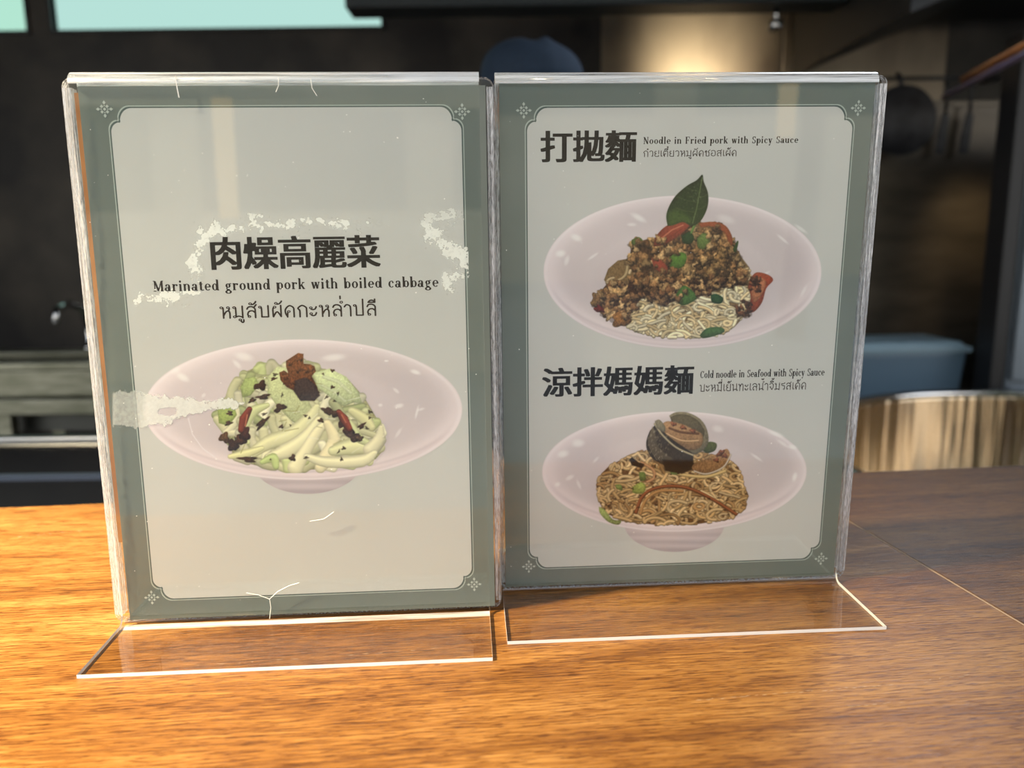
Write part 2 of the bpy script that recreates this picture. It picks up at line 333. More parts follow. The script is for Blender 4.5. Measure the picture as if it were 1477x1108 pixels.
def latin(ch):
    o = []; S = lambda x, y0, y1: line_quad(o, (x, y0), (x, y1), T_); F = lambda x0, x1, y: line_quad(o, (x0, y), (x1, y), 0.55); L = lambda a, b, w=T_: line_quad(o, a, b, w)
    A = lambda cx, cy, rx, ry, a0=0, a1=360, tk=T_, tn=t_: arc(o, cx, cy, rx, ry, a0, a1, tk, tn)
    w = 5
    if ch == 'a': A(1.9, 1.45, 1.25, 1.2); S(3.5, 0.2, 3.6); A(2.3, 3.5, 1.2, 1.2, 0, 165); disc(o, (1.2, 3.7), 0.55); F(3.5, 4.7, .28); w = 5
    elif ch == 'b': S(1.1, 0, 7.7); F(0, 1.2, 7.5); A(3.1, 2.5, 1.5, 2.2); w = 5.4
    elif ch == 'c': A(2.7, 2.5, 1.7, 2.2, 50, 315); disc(o, (3.8, 3.7), 0.65); w = 4.8
    elif ch == 'd': A(2.3, 2.5, 1.5, 2.2); S(4.3, 0.2, 7.7); F(3.2, 4.4, 7.5); F(4.3, 5.5, .28); w = 5.6
    elif ch == 'e': A(2.6, 2.5, 1.7, 2.2, 0, 318); line_quad(o, (1, 2.6), (4.7, 2.6), 0.6); w = 5
    elif ch == 'f': S(1.6, 0, 6.3); A(2.7, 6.2, 1.1, 1.3, 20, 180); disc(o, (3.7, 6.5), .6); F(.3, 3.3, 4.75); F(.4, 3.0, .28); w = 3.8
    elif ch == 'g': A(2.3, 3.3, 1.25, 1.25); F(3.3, 5.0, 4.7); A(2.4, -1.1, 1.8, 1.0); L((1.4, 2.0), (1.2, .8), .9); L((1.1, .6), (3.6, .1), 1.2); w = 5.1
    elif ch == 'h': S(1.1, 0, 7.7); F(0, 1.2, 7.5); A(2.75, 3.2, 1.5, 1.6, 0, 160); S(4.25, 0, 3.3); F(.1, 2.1, .28); F(3.3, 5.2, .28); w = 5.6
    elif ch == 'i': S(1.25, 0, 4.9); F(.2, 1.3, 4.7); F(.2, 2.3, .28); disc(o, (1.2, 6.7), .85); w = 2.7
    elif ch == 'k': S(1.1, 0, 7.7); F(0, 1.2, 7.5); L((1.4, 2.0), (4.0, 4.7), .7); L((2.3, 3.2), (4.3, .2), 1.4); F(3.0, 5.0, 4.72); F(3.2, 5.3, .28); F(.1, 2.1, .28); w = 5.5
    elif ch == 'l': S(1.25, 0, 7.7); F(.2, 1.3, 7.5); F(.2, 2.3, .28); w = 2.7
    elif ch == 'n': S(1.1, 0, 4.9); F(0, 1.2, 4.7); A(2.75, 3.2, 1.5, 1.6, 0, 160); S(4.25, 0, 3.3); F(.1, 2.1, .28); F(3.3, 5.2, .28); w = 5.6
    elif ch == 'o': A(2.6, 2.5, 1.7, 2.2); w = 5.2
    elif ch == 'p': S(1.1, -2.4, 4.9); F(0, 1.2, 4.7); F(.1, 2.2, -2.2); A(3.1, 2.5, 1.5, 2.2); w = 5.4
    elif ch == 'r': S(1.2, 0, 4.9); F(0, 1.3, 4.7); F(.1, 2.5, .28); A(2.9, 3.3, 1.4, 1.3, 60, 170); disc(o, (3.6, 4.2), .75); w = 4.4
    elif ch == 't': S(1.5, .8, 6.3); F(.2, 3.0, 4.75); A(2.5, 1.2, 1.0, .9, 180, 330); w = 3.5
    elif ch == 'u': S(1.1, 1.6, 4.9); F(0, 1.2, 4.7); A(2.6, 1.6, 1.5, 1.3, 180, 340); S(4.2, .2, 4.9); F(3.1, 4.3, 4.7); F(4.2, 5.3, .28); w = 5.5
    elif ch == 'w': L((.9, 4.7), (2.2, .2)); L((2.2, .2), (3.5, 4.5), .7); L((3.5, 4.7), (4.8, .2)); L((4.8, .2), (6.0, 4.7), .7); F(0, 1.9, 4.72); F(2.6, 4.4, 4.72); F(5.2, 6.8, 4.72); w = 6.9
    elif ch == 'y': L((1.0, 4.7), (2.6, .3)); L((4.1, 4.7), (2.2, -1.6), .7); disc(o, (1.5, -1.9), .75); F(0, 2.0, 4.72); F(3.2, 5.0, 4.72); L((2.2, -1.6), (1.5, -2.2), .8); w = 5.1
    elif ch == 'M': L((1.2, 0), (1.2, 7.2), .8); L((1.5, 7.0), (4.0, .4), 1.5); L((4.0, .4), (6.3, 7.0), .8); S(6.7, 0, 7.2); F(0, 1.8, 7.2); F(6.2, 7.9, 7.2); F(.1, 2.3, .28); F(5.5, 7.9, .28); w = 8.1
    elif ch == 'N': L((1.2, 0), (1.2, 7.2), .8); L((1.3, 7.1), (5.4, .3), 1.6); L((5.6, 0), (5.6, 7.2), .8); F(0, 2.0, 7.2); F(4.6, 6.6, 7.2); F(.1, 2.3, .28); w = 6.8
    elif ch == 'F': S(1.4, 0, 7.2); F(.2, 5.4, 7.2); L((5.2, 7.2), (5.3, 5.4), .6); F(1.4, 4.0, 3.8); L((4.0, 4.9), (4.0, 2.7), .6); F(.2, 2.8, .28); w = 5.8
    elif ch == 'S': A(2.6, 5.5, 1.5, 1.6, 30, 270, 1.3, .8); A(2.6, 1.9, 1.6, 1.7, -210+60, 90, 1.3, .8); L((4.4, 7.3), (4.2, 5.2), .6); L((.7, 2.4), (.6, 0), .6); w = 5.0
    elif ch == 'C': A(3.2, 3.6, 2.2, 3.3, 40, 320); L((5.3, 7.2), (5.2, 5.0), .6); w = 6.0
    elif ch == ' ': w = 3.2
    return o, w
def latin_line(s, gap=0.55):
    out = []; x = 0
    for ch in s:
        g_, w = latin(ch); out += [[(px+x, py) for px, py in q] for q in g_]; x += w + gap
    return out

def crom(pts, n=5):
    P = [pts[0]] + list(pts) + [pts[-1]]; r = []
    for i in range(1, len(P)-2):
        p0, p1, p2, p3 = P[i-1], P[i], P[i+1], P[i+2]
        for k in range(n):
            t = k/n
            r.append(tuple(0.5*((2*p1[j]) + (-p0[j]+p2[j])*t + (2*p0[j]-5*p1[j]+4*p2[j]-p3[j])*t*t + (-p0[j]+3*p1[j]-3*p2[j]+p3[j])*t**3) for j in (0, 1)))
    r.append(tuple(P[-2])); return r
TH_W = 0.72
def pen(out, pts, w=None, smooth=True):
    w = w or TH_W; q = crom(pts) if smooth and len(pts) > 2 else pts
    for a, b in zip(q, q[1:]): line_quad(out, a, b, w); disc(out, b, w/2, 8)
    disc(out, q[0], w/2, 8)
def ring(out, cx, cy, r=0.55, w=0.55):
    arc(out, cx, cy, r, r, 0, 360, w, w, 12)
THAI = {
 'ห': (5.3, [[(1.5, 5.4), (1.7, 4.6), (1.7, 0)], [(1.8, 1.4), (2.8, 3.2), (3.9, 3.9), (4.2, 5.0)], [(3.7, 3.8), (4.3, 2.8), (4.3, 0)]], [(1.0, 5.3), (3.7, 5.3)]),
 'ม': (5.3, [[(1.4, 5.3), (1.5, 4.4), (1.5, 0.9)], [(1.4, .5), (2.6, .9), (4.2, .4)], [(4.2, 0), (4.2, 3), (4.2, 6)]], [(.9, 5.3), (.9, .6)]),
 'บ': (5.2, [[(1.3, 5.3), (1.5, 4.4), (1.5, .3)], [(1.5, .3), (4.2, .3)], [(4.2, .3), (4.2, 6)]], [(.9, 5.3)]),
 'ป': (5.2, [[(1.3, 5.3), (1.5, 4.4), (1.5, .3)], [(1.5, .3), (4.2, .3)], [(4.2, .3), (4.2, 8.4)]], [(.9, 5.3)]),
 'ล': (5.0, [[(.8, 4.6), (1.4, 5.6), (2.8, 5.8), (4.0, 4.8), (4.1, 3.0), (4.1, 0)], [(4.0, 2.6), (3.0, 3.5), (1.6, 3.2), (1.0, 1.8), (1.3, .9)]], [(1.6, .6)]),
 'ส': (5.2, [[(.8, 4.4), (1.4, 5.4), (2.8, 5.6), (4.0, 4.6), (4.1, 3.0), (4.1, 0)], [(4.0, 2.6), (3.0, 3.5), (1.6, 3.2), (1.0, 1.8), (1.3, .9)], [(3.6, 5.2), (4.6, 6.6)]], [(1.6, .6)]),
 'ผ': (5.3, [[(1.2, 4.9), (.9, 3.8), (1.0, .3)], [(1.0, .3), (2.6, 2.8), (4.2, .3)], [(4.2, .3), (4.2, 6)]], [(1.7, 5.2)]),
 'ด': (5.2, [[(1.6, 2.2), (1.5, 0)], [(1.5, .3), (.8, 1.8), (.8, 4.0), (2.4, 5.8), (4.0, 4.8), (4.2, 3), (4.2, 0)]], [(2.1, 2.8)]),
 'ต': (5.2, [[(1.6, 2.2), (1.5, 0)], [(1.5, .3), (.8, 1.8), (.8, 4.2), (1.6, 5.8), (2.5, 5.0), (3.4, 5.8), (4.2, 4.4), (4.2, 0)]], [(2.1, 2.8)]),
 'ก': (5.1, [[(1.4, 0), (1.4, 3.2), (1.0, 3.8), (.8, 4.6), (2.4, 5.8), (4.0, 4.8), (4.2, 3.6), (4.2, 0)]], []),
 'ะ': (3.9, [[(.9, 4.0), (1.6, 3.6), (2.6, 3.9), (3.1, 5.0)], [(.9, 1.0), (1.6, .5), (2.6, .8), (3.1, 2.0)]], [(.9, 4.5), (.9, 1.5)]),
 'า': (3.9, [[(.5, 4.7), (1.4, 5.8), (2.7, 5.2), (3.0, 3.8), (3.0, 0)]], []),
 'ำ': (3.9, [[(.5, 4.7), (1.4, 5.8), (2.7, 5.2), (3.0, 3.8), (3.0, 0)]], [(-.7, 7.1)]),
 'ว': (4.3, [[(.7, 4.8), (1.8, 5.8), (3.2, 5.0), (3.4, 3.4), (3.4, 1.0)]], [(2.9, .6)]),
 'ย': (5.1, [[(1.0, 4.9), (.8, 3.8), (2.0, 3.0)], [(2.0, 3.0), (1.0, 2.4), (1.0, .9), (1.8, .3), (4.1, .3)], [(4.1, .3), (4.1, 6)]], [(1.5, 5.2)]),
 'เ': (2.5, [[(1.1, 5.9), (1.1, 1.0)]], [(1.6, .6)]),
 'ซ': (5.3, [[(.7, 4.6), (1.6, 5.6), (1.9, 4.6), (1.7, 3.5), (1.7, .3)], [(1.7, .3), (4.1, .3)], [(4.1, .3), (4.1, 3.6), (3.2, 4.6), (4.9, 6.3)]], [(1.0, 4.4)]),
 'อ': (5.0, [[(.9, 3.0), (.9, 1.2), (2.4, .3), (4.0, 1.0), (4.2, 3.6), (3.4, 5.6), (1.4, 5.6), (.8, 4.9)]], [(1.4, 3.1)]),
 'น': (5.5, [[(1.3, 5.3), (1.5, 4.4), (1.5, 0)], [(1.5, .5), (3.0, 1.5), (4.0, 1.1)], [(4.2, 1.2), (4.2, 6)]], [(.9, 5.3), (4.6, .6)]),
 'ท': (5.3, [[(1.3, 5.3), (1.5, 4.4), (1.5, 0)], [(1.5, 3.2), (3.0, 5.8), (4.2, 4.6), (4.3, 0)]], [(.9, 5.3)]),
 'จ': (4.8, [[(.7, 4.8), (2.0, 5.8), (3.6, 5.0), (3.8, 2.6), (2.8, .4)], [(2.8, .4), (1.6, 2.2)]], [(1.4, 2.6)]),
 'ร': (4.3, [[(.8, 5.2), (2.2, 5.2), (3.6, 5.9)], [(.9, 4.6), (1.4, 3.7), (3.0, 3.5), (3.4, 2.4), (3.4, 1.0)]], [(2.9, .6)]),
}
THMARK = {
 'ู': ([[(-1.9, -1.3), (-1.7, -2.0), (-1.2, -2.3), (-.8, -1.8), (-.8, -.9)]], [(-2.2, -1.0)]),
 'ั': ([[(-2.6, 6.7), (-1.8, 6.8), (-1.0, 7.6), (-.7, 8.2)]], [(-3.0, 7.1)]),
 'ี': ([[(-3.7, 6.8), (-3.0, 7.7), (-1.9, 7.8), (-1.0, 6.9)], [(-3.7, 6.8), (-1.0, 6.8)], [(-1.0, 6.8), (-1.0, 8.4)]], []),
 'ิ': ([[(-3.7, 6.8), (-3.0, 7.7), (-1.9, 7.8), (-1.0, 6.9)], [(-3.7, 6.8), (-1.0, 6.8)]], []),
 '็': ([[(-2.9, 6.8), (-3.4, 7.4), (-2.6, 8.2), (-1.8, 7.6), (-1.0, 7.9), (-.6, 8.6)]], [(-2.3, 7.0)]),
 '่': ([[(-1.1, 8.9), (-1.1, 10.2)]], []),
 '้': ([[(-1.9, 9.1), (-1.2, 9.0), (-.5, 10.0)]], [(-2.0, 9.5)]),
 '๋': ([[(-1.7, 9.4), (-.5, 9.4)], [(-1.1, 8.8), (-1.1, 10.0)]], []),
}
def thai_line(s, w=None):
    out = []; x = 0
    for i, ch in enumerate(s):
        if ch in THMARK:
            st, rg = THMARK[ch]; dy = 0
            if ch in '่้๋' and not (i and s[i-1] in 'ัีิ็') and not (i+1 < len(s) and s[i+1] == 'ำ'): dy = -2.0
        else:
            wd, st, rg = THAI[ch]; dy = 0
        for p in st: pen(out, [(a+x, b+dy) for a, b in p], w)
        for c in rg: ring(out, c[0]+x, c[1]+dy, 0.5, (w or TH_W)*0.75)
        if ch not in THMARK: x += wd
    return out
def cjk_polys(s, boldx=0.036, boldy=0.010):
    """filled outlines of the default interface font, widened sideways so the uprights read heavy"""
    c = bpy.data.curves.new('t', 'FONT'); c.body = s; c.size = 1.0; c.resolution_u = 3
    o = bpy.data.objects.new('t', c); COL.objects.link(o); bpy.context.view_layer.update()
    me = bpy.data.meshes.new_from_object(o.evaluated_get(bpy.context.evaluated_depsgraph_get()))
    co = [(v.co.x, v.co.y) for v in me.vertices]; out = []
    for dx in (-boldx, 0, boldx):
        for dy in (-boldy, boldy):
            for p in me.polygons: out.append([(co[i][0]+dx, co[i][1]+dy) for i in p.vertices])
    bpy.data.objects.remove(o); bpy.data.curves.remove(c); bpy.data.meshes.remove(me)
    return out

# ------------------------------------------------------------------ flat print: dish photographs painted stroke by stroke, carried as print colour
def homog(src, dst):
    A = []
    for (x, y), (u, v) in zip(src, dst):
        A.append([x, y, 1, 0, 0, 0, -u*x, -u*y, -u]); A.append([0, 0, 0, x, y, 1, -v*x, -v*y, -v])
    return np.linalg.svd(np.array(A, float))[2][-1].reshape(3, 3)
def sst(e0, e1, x):
    t = np.clip((x-e0)/(e1-e0), 0, 1); return t*t*(3-2*t)
class Canvas:
    """a little painter in the picture's own units; keeps colour (sRGB 0-255) and coverage"""
    def __init__(s, x0, y0, x1, y1, res=1.4, seed=1):
        s.x0, s.y0, s.res = x0, y0, res; s.w, s.h = int((x1-x0)*res)+1, int((y1-y0)*res)+1
        s.c = np.zeros((s.h, s.w, 3)); s.a = np.zeros((s.h, s.w)); s.r = np.random.RandomState(seed)
        s.Y, s.X = np.mgrid[0:s.h, 0:s.w]; s.X = s.X/res+x0; s.Y = s.Y/res+y0
        n = s.r.rand(s.h//2+2, s.w//2+2); s.n = np.kron(n, np.ones((2, 2)))[:s.h, :s.w]
        s.n = (s.n + np.roll(s.n, 1, 0) + np.roll(s.n, 1, 1) + np.roll(s.n, -1, 0))/4
    def win(s, xa, ya, xb, yb):
        i0 = max(0, int((ya-s.y0)*s.res)); i1 = min(s.h, int((yb-s.y0)*s.res)+2); j0 = max(0, int((xa-s.x0)*s.res)); j1 = min(s.w, int((xb-s.x0)*s.res)+2)
        return (slice(i0, i1), slice(j0, j1)) if i1 > i0 and j1 > j0 else None
    def put(s, W, col, al):
        al = np.clip(al, 0, 1)
        s.c[W] = s.c[W]*(1-al[..., None]) + col*al[..., None]; s.a[W] = 1-(1-s.a[W])*(1-al)
    def ell(s, cx, cy, a, b, rot=0, soft=1.0):
        c, n = math.cos(rot), math.sin(rot); dx, dy = s.X-cx, s.Y-cy
        u, v = (dx*c+dy*n)/a, (-dx*n+dy*c)/b; r = np.sqrt(u*u+v*v); return (1-r)*min(a, b)/soft + 0.5, u, v, r
    def poly(s, pts, col, shade=0.0, soft=0.9, edge=0.0, noise=0.1):
        P = np.array(pts, float); W = s.win(P[:, 0].min()-2, P[:, 1].min()-2, P[:, 0].max()+2, P[:, 1].max()+2)
        if W is None: return
        X, Y = s.X[W], s.Y[W]; ins = np.zeros(X.shape, bool); d = np.full(X.shape, 1e9)
        for (x1, y1), (x2, y2) in zip(P, np.roll(P, -1, 0)):
            if y1 != y2:
                cnd = ((y1 > Y) != (y2 > Y)) & (X < (x2-x1)*(Y-y1)/(y2-y1)+x1); ins ^= cnd
            L2 = (x2-x1)**2+(y2-y1)**2+1e-9; t = np.clip(((X-x1)*(x2-x1)+(Y-y1)*(y2-y1))/L2, 0, 1)
            d = np.minimum(d, np.hypot(X-x1-t*(x2-x1), Y-y1-t*(y2-y1)))
        sd = np.where(ins, d, -d); al = sst(-soft*0.5, soft*0.5, sd)
        c = np.array(col, float)[None, None]*np.ones(X.shape+(1,))
        m = 1 - edge*np.exp(-np.maximum(sd, 0)/2.2) + shade*((P[:, 1].mean()-Y)/(np.ptp(P[:, 1])+1)) + noise*(s.n[W]-0.5)*2
        s.put(W, np.clip(c*m[..., None], 0, 255), al)
    def stroke(s, pts, w, col, prof=0.45, taper=True, dark=0.35, al=1.0, hl=0.12):
        P = np.array(pts, float); w = np.ones(len(P))*w if np.isscalar(w) else np.array(w, float); m = w.max()+1.5
        W = s.win(P[:, 0].min()-m, P[:, 1].min()-m, P[:, 0].max()+m, P[:, 1].max()+m)
        if W is None: return
        X, Y = s.X[W], s.Y[W]; best = np.full(X.shape, 1e9); side = np.zeros(X.shape)
        for i in range(len(P)-1):
            (x1, y1), (x2, y2) = P[i], P[i+1]; L2 = (x2-x1)**2+(y2-y1)**2+1e-9
            t = np.clip(((X-x1)*(x2-x1)+(Y-y1)*(y2-y1))/L2, 0, 1); ww = (w[i]+(w[i+1]-w[i])*t)/2
            dx, dy = X-x1-t*(x2-x1), Y-y1-t*(y2-y1); r = np.hypot(dx, dy)/np.maximum(ww, .2); k = r < best
            best = np.where(k, r, best); side = np.where(k, dy/np.maximum(ww, .2), side)
        px = 1.0/(w.mean()/2*s.res)
        a = 1-sst(1-px*0.8, 1+px*0.8, best)
        sh = 1 + hl*np.exp(-((side+0.35)/0.35)**2)*1.5 - prof*np.clip(best, 0, 1)**3 - dark*np.clip(side, 0, 1)**2*0.5
        s.put(W, np.clip(np.array(col, float)[None, None]*sh[..., None], 0, 255), a*al)
    def blob(s, cx, cy, rx, ry, col, rot=0, wob=0.18, light=0.35, al=1.0):
        R = max(rx, ry)*1.4; W = s.win(cx-R, cy-R, cx+R, cy+R)
        if W is None: return
        dx, dy = s.X[W]-cx, s.Y[W]-cy; c, n = math.cos(rot), math.sin(rot); u, v = (dx*c+dy*n)/rx, (-dx*n+dy*c)/ry
        th = np.arctan2(v, u); f1, f2 = s.r.rand(2)*6.28; rr = np.hypot(u, v)/(1+wob*np.sin(3*th+f1)+wob*.6*np.sin(5*th+f2))
        px = 1.0/(min(rx, ry)*s.res); a = 1-sst(1-px, 1+px, rr)
        lit = 1 + light*(-dx*0.3-dy*0.9)/max(rx, ry) - 0.42*np.clip(rr, 0, 1)**2.5 + 0.28*(s.n[W]-.5)*2
        s.put(W, np.clip(np.array(col, float)[None, None]*lit[..., None], 0, 255), a*al)
    def soften(s, sat=0.86, k=1):
        for _ in range(k):
            for A in (0, 1):
                s.c = (np.roll(s.c, 1, A) + 3*s.c + np.roll(s.c, -1, A))/5; s.a = (np.roll(s.a, 1, A) + 3*s.a + np.roll(s.a, -1, A))/5
        g_ = s.c.mean(2, keepdims=True); s.c = g_ + (s.c-g_)*sat
    def hl(s, cx, cy, rx, ry, rot=0, al=0.8, col=(252, 250, 248)):
        W = s.win(cx-rx-ry-3, cy-rx-ry-3, cx+rx+ry+3, cy+rx+ry+3)
        if W is None: return
        dx, dy = s.X[W]-cx, s.Y[W]-cy; c, n = math.cos(rot), math.sin(rot); r = np.hypot((dx*c+dy*n)/rx, (-dx*n+dy*c)/ry)
        s.put(W, np.array(col, float)[None, None]*np.ones(r.shape+(1,)), al*0.8*(1-sst(0.25, 1.2, r)))
def inpoly(P, x, y):
    r = False
    for (x1, y1), (x2, y2) in zip(P, P[1:]+P[:1]):
        if (y1 > y) != (y2 > y) and x < (x2-x1)*(y-y1)/(y2-y1)+x1: r = not r
    return r
def dish(cv, cx, cy, a, b, foot=None, lipb=10, rot=0.0):
    """wide-rimmed white bowl as printed"""
    W = (slice(0, cv.h), slice(0, cv.w))
    if foot:
        fx, fy, fa, fb = foot; f, u, v, r = cv.ell(fx, fy, fa, fb)
        col = np.array([204, 192, 196.])[None, None] - (22*np.clip(v, 0, 1)**2 + 10*np.abs(u)**2 + 8*np.sin(v*22)*np.clip(v*2, 0, 1))[..., None]
        cv.put(W, col, f)
    f, u, v, r = cv.ell(cx, cy, a, b, rot)
    base = np.array([229, 215, 218.])[None, None] + (6-26*sst(0.2, 1.0, v)*sst(0.90, 1.0, r))[..., None]*np.array([1, 1.0, .92])
    cv.put(W, base, f)
    f2, u2, v2, r2 = cv.ell(cx, cy-lipb*0.45, a-3.0, b-lipb*0.55, rot, 2.0)
    ang = np.clip(u2, -1, 1)
    tone = 214 - 12*sst(0.35, 0.9, 1-np.abs(r2-0.72)*2.2) + 10*sst(0.86, 0.99, r2) - 9*ang*np.clip(0.4-v2, 0, 1) + 7*np.clip(-v2, 0, 1)
    col = tone[..., None]*np.array([1.03, 0.975, 0.985])[None, None] + ((cv.n-.5)*3)[..., None]
    cv.put(W, col, f2)
    ri = np.exp(-(((r-0.984)*b)/1.5)**2); cv.put(W, np.array([246, 240, 242.])[None, None]*np.ones(r.shape+(1,)), f.clip(0, 1)*ri*0.5*(0.4+0.6*sst(-0.2, .6, np.abs(v))))
    rd = np.exp(-(((r2-1.0)*b)/2.2)**2)*sst(0.1, 0.7, v2); cv.put(W, np.array([176, 164, 172.])[None, None]*np.ones(r.shape+(1,)), f.clip(0, 1)*rd*0.30)
    # inner well
    f3, u3, v3, r3 = cv.ell(cx-2, cy+b*0.16, a*0.60, b*0.66, rot, 14)
    cv.put(W, (tone-9)[..., None]*np.array([1.025, 0.965, 0.98])[None, None] + (10*np.clip(v3, -1, 1))[..., None], np.clip(f3, 0, 1)*0.55)
def swarm(cv, P, n, length, w, cols, curl=0.35, seg=12, order=True, prof=.5, dark=.5, hlg=.12):
    xs = [p[0] for p in P]; ys = [p[1] for p in P]; made = []
    R = cv.r
    while len(made) < n:
        x, y = R.uniform(min(xs), max(xs)), R.uniform(min(ys), max(ys))
        if not inpoly(P, x, y): continue
        th = R.uniform(0, 6.28); k = R.uniform(-curl, curl); pts = [(x, y)]; L = length*R.uniform(.6, 1.3)/seg
        for i in range(seg):
            k += R.uniform(-curl, curl)*0.35; k = max(-curl*1.4, min(curl*1.4, k)); th += k
            nx, ny = pts[-1][0]+L*math.cos(th), pts[-1][1]+L*0.72*math.sin(th)
            if not inpoly(P, nx, ny): th += 2.2; k = -k; continue
            pts.append((nx, ny))
        if len(pts) > 4: made.append(pts)
        else: made.append(pts) if len(pts) > 2 else None
    if order: made.sort(key=lambda p: sum(q[1] for q in p)/len(p) + R.uniform(-14, 14))
    for i, p in enumerate(made):
        c = cols[R.randint(len(cols))]; f = 0.80 + 0.25*R.rand() + 0.0*i
        cv.stroke(p, w*R.uniform(.8, 1.15), tuple(v*f for v in c), prof, dark=dark, hl=hlg)
def crumbs(cv, P, n, r, cols, wob=.25):
    xs = [p[0] for p in P]; ys = [p[1] for p in P]; R = cv.r; L = []
    while len(L) < n:
        x, y = R.uniform(min(xs), max(xs)), R.uniform(min(ys), max(ys))
        if inpoly(P, x, y): L.append((x, y))
    L.sort(key=lambda q: q[1] + R.uniform(-12, 12))
    for x, y in L:
        rr = r*R.uniform(.55, 1.35); c = cols[R.randint(len(cols))]; f = R.uniform(.75, 1.15)
        cv.blob(x+rr*.2, y+rr*.35, rr*1.15, rr*1.0, (58, 36, 20), 0, wob, 0, .38)
        cv.blob(x, y, rr*R.uniform(.9, 1.3), rr*R.uniform(.7, 1.0), tuple(v*f for v in c), R.uniform(0, 3), wob)

# --- dish one: boiled cabbage with marinated pork (picture units = photograph pixels on the card)
def paint_cabbage():
    b = Canvas(200, 484, 674, 722, 1.4, 3)
    dish(b, 436, 592.5, 229.5, 101.5, (441, 665, 80, 49), 12, 0.0)
    for q in ((262, 546, 12, 6, .5, .8), (252, 536, 9, 5, -.4, .6), (350, 516, 16, 7, .2, .7), (340, 527, 10, 4, .8, .6), (480, 517, 20, 6, -.1, .7), (598, 538, 9, 4, .3, .85), (574, 587, 8, 4, -.2, .7), (547, 586, 4, 3, 0, .6), (570, 565, 7, 3, .7, .55), (600, 596, 2.4, 12, .25, .6), (606, 592, 7, 2.5, -.3, .5), (573, 626, 3, 10, .6, .45), (556, 522, 4, 2, 0, .8), (292, 572, 5, 3, -.8, .5)):
        b.hl(*q)
    b.stroke([(270, 605), (276, 628), (290, 648), (312, 664)], 1.6, (232, 226, 230), 0, al=.7, dark=0, hl=0)
    f = Canvas(296, 500, 572, 684, 1.5, 5)
    G = [(216, 214, 166), (226, 222, 182), (204, 208, 152), (192, 202, 136), (232, 228, 194), (210, 208, 160)]
    mound = [(308, 600), (318, 586), (330, 560), (352, 538), (385, 524), (402, 528), (430, 524), (460, 532), (500, 548), (524, 575), (540, 602), (552, 622), (552, 650), (540, 664), (500, 676), (430, 680), (372, 674), (335, 664), (330, 640), (322, 622)]
    f.poly(mound, (176, 174, 122), 0.1, 1.5, .25, .2)
    R = f.r
    swarm(f, mound, 110, 80, 13, G, .14, 10, True, .22, .16, .08)
    f.poly([(345, 560), (352, 547), (366, 545), (372, 556), (360, 572), (348, 575)], (178, 196, 116), .2, 1, .25)
    f.poly([(312, 590), (322, 584), (336, 588), (340, 600), (328, 616), (314, 612)], (166, 186, 92), .2, 1, .2)
    f.poly([(385, 545), (398, 530), (412, 532), (410, 560), (440, 572), (452, 600), (448, 622), (420, 610), (400, 590), (384, 568)], (204, 212, 152), .3, 1, .18)
    f.poly([(450, 540), (474, 533), (498, 545), (516, 568), (521, 584), (508, 582), (494, 588), (474, 574), (456, 560)], (202, 214, 158), .35, 1, .18)
    f.stroke([(466, 545), (486, 552), (504, 568)], 5, (218, 226, 186), .2, al=.6, hl=0); f.stroke([(460, 556), (480, 566), (496, 580)], 4, (214, 222, 180), .2, al=.6, hl=0)
    for pts, w, c in (([(352, 662), (385, 640), (420, 628), (446, 604), (455, 588)], [10, 18, 22, 16, 8], (222, 220, 168)),
                      ([(384, 660), (410, 652), (440, 632), (458, 606)], [6, 20, 18, 8], (230, 226, 180)),
                      ([(424, 676), (440, 650), (456, 624), (468, 612)], [20, 15, 13, 7], (232, 226, 182)),
                      ([(330, 660), (352, 656), (376, 648)], [6, 12, 6], (222, 220, 160)),
                      ([(356, 640), (350, 620), (362, 596), (384, 586)], [5, 12, 14, 6], (206, 212, 150)),
                      ([(470, 612), (480, 636), (470, 660), (460, 676)], [10, 16, 20, 14], (232, 222, 176)),
                      ([(478, 652), (505, 646), (528, 648), (531, 668)], [12, 22, 18, 10], (222, 222, 168)),
                      ([(488, 600), (502, 614), (514, 632), (528, 640)], [10, 12, 12, 8], (202, 208, 150)),
                      ([(506, 594), (524, 606), (534, 618)], [10, 16, 10], (214, 212, 156)),
                      ([(532, 650), (545, 635), (548, 618)], [18, 14, 6], (226, 220, 180)),
                      ([(440, 660), (470, 668), (520, 666), (538, 655)], [8, 14, 16, 8], (230, 226, 184)),
                      ([(376, 668), (392, 662), (396, 674)], [6, 12, 8], (188, 206, 128))):
        f.stroke(crom(pts, 4), np.interp(np.linspace(0, 1, len(crom(pts, 4))), np.linspace(0, 1, len(w)), w)*1.15, c, .20, dark=.22, hl=.08)
    for _ in range(26):
        x, y = R.uniform(330, 535), R.uniform(540, 668)
        if inpoly(mound, x, y):
            a = R.uniform(-1.2, .3); L = R.uniform(8, 22); f.stroke([(x, y), (x+L*math.cos(a), y+L*math.sin(a))], R.uniform(1, 1.8), (150, 148, 84) if R.rand() < .6 else (244, 242, 214), .1, al=.55, dark=0, hl=0)
    for _ in range(34):
        x, y = R.uniform(325, 535), R.uniform(535, 670)
        if inpoly(mound, x, y): f.blob(x, y, R.uniform(1.2, 3.4), R.uniform(1, 2.2), (52, 38, 22), R.uniform(0, 3), .3, al=.85)
    # browned pork on top
    f.poly([(411, 522), (428, 511), (436, 512), (436, 526), (446, 527), (452, 530), (454, 537), (448, 544), (456, 560), (458, 570), (452, 580), (430, 578), (424, 566), (412, 560), (403, 550), (401, 539), (408, 536), (414, 540), (411, 530)], (118, 66, 30), .45, 1, .25, .28)
    f.poly([(424, 550), (440, 546), (452, 556), (460, 572), (452, 579), (432, 580), (422, 566)], (70, 52, 44), .3, 2.5, .2, .22)
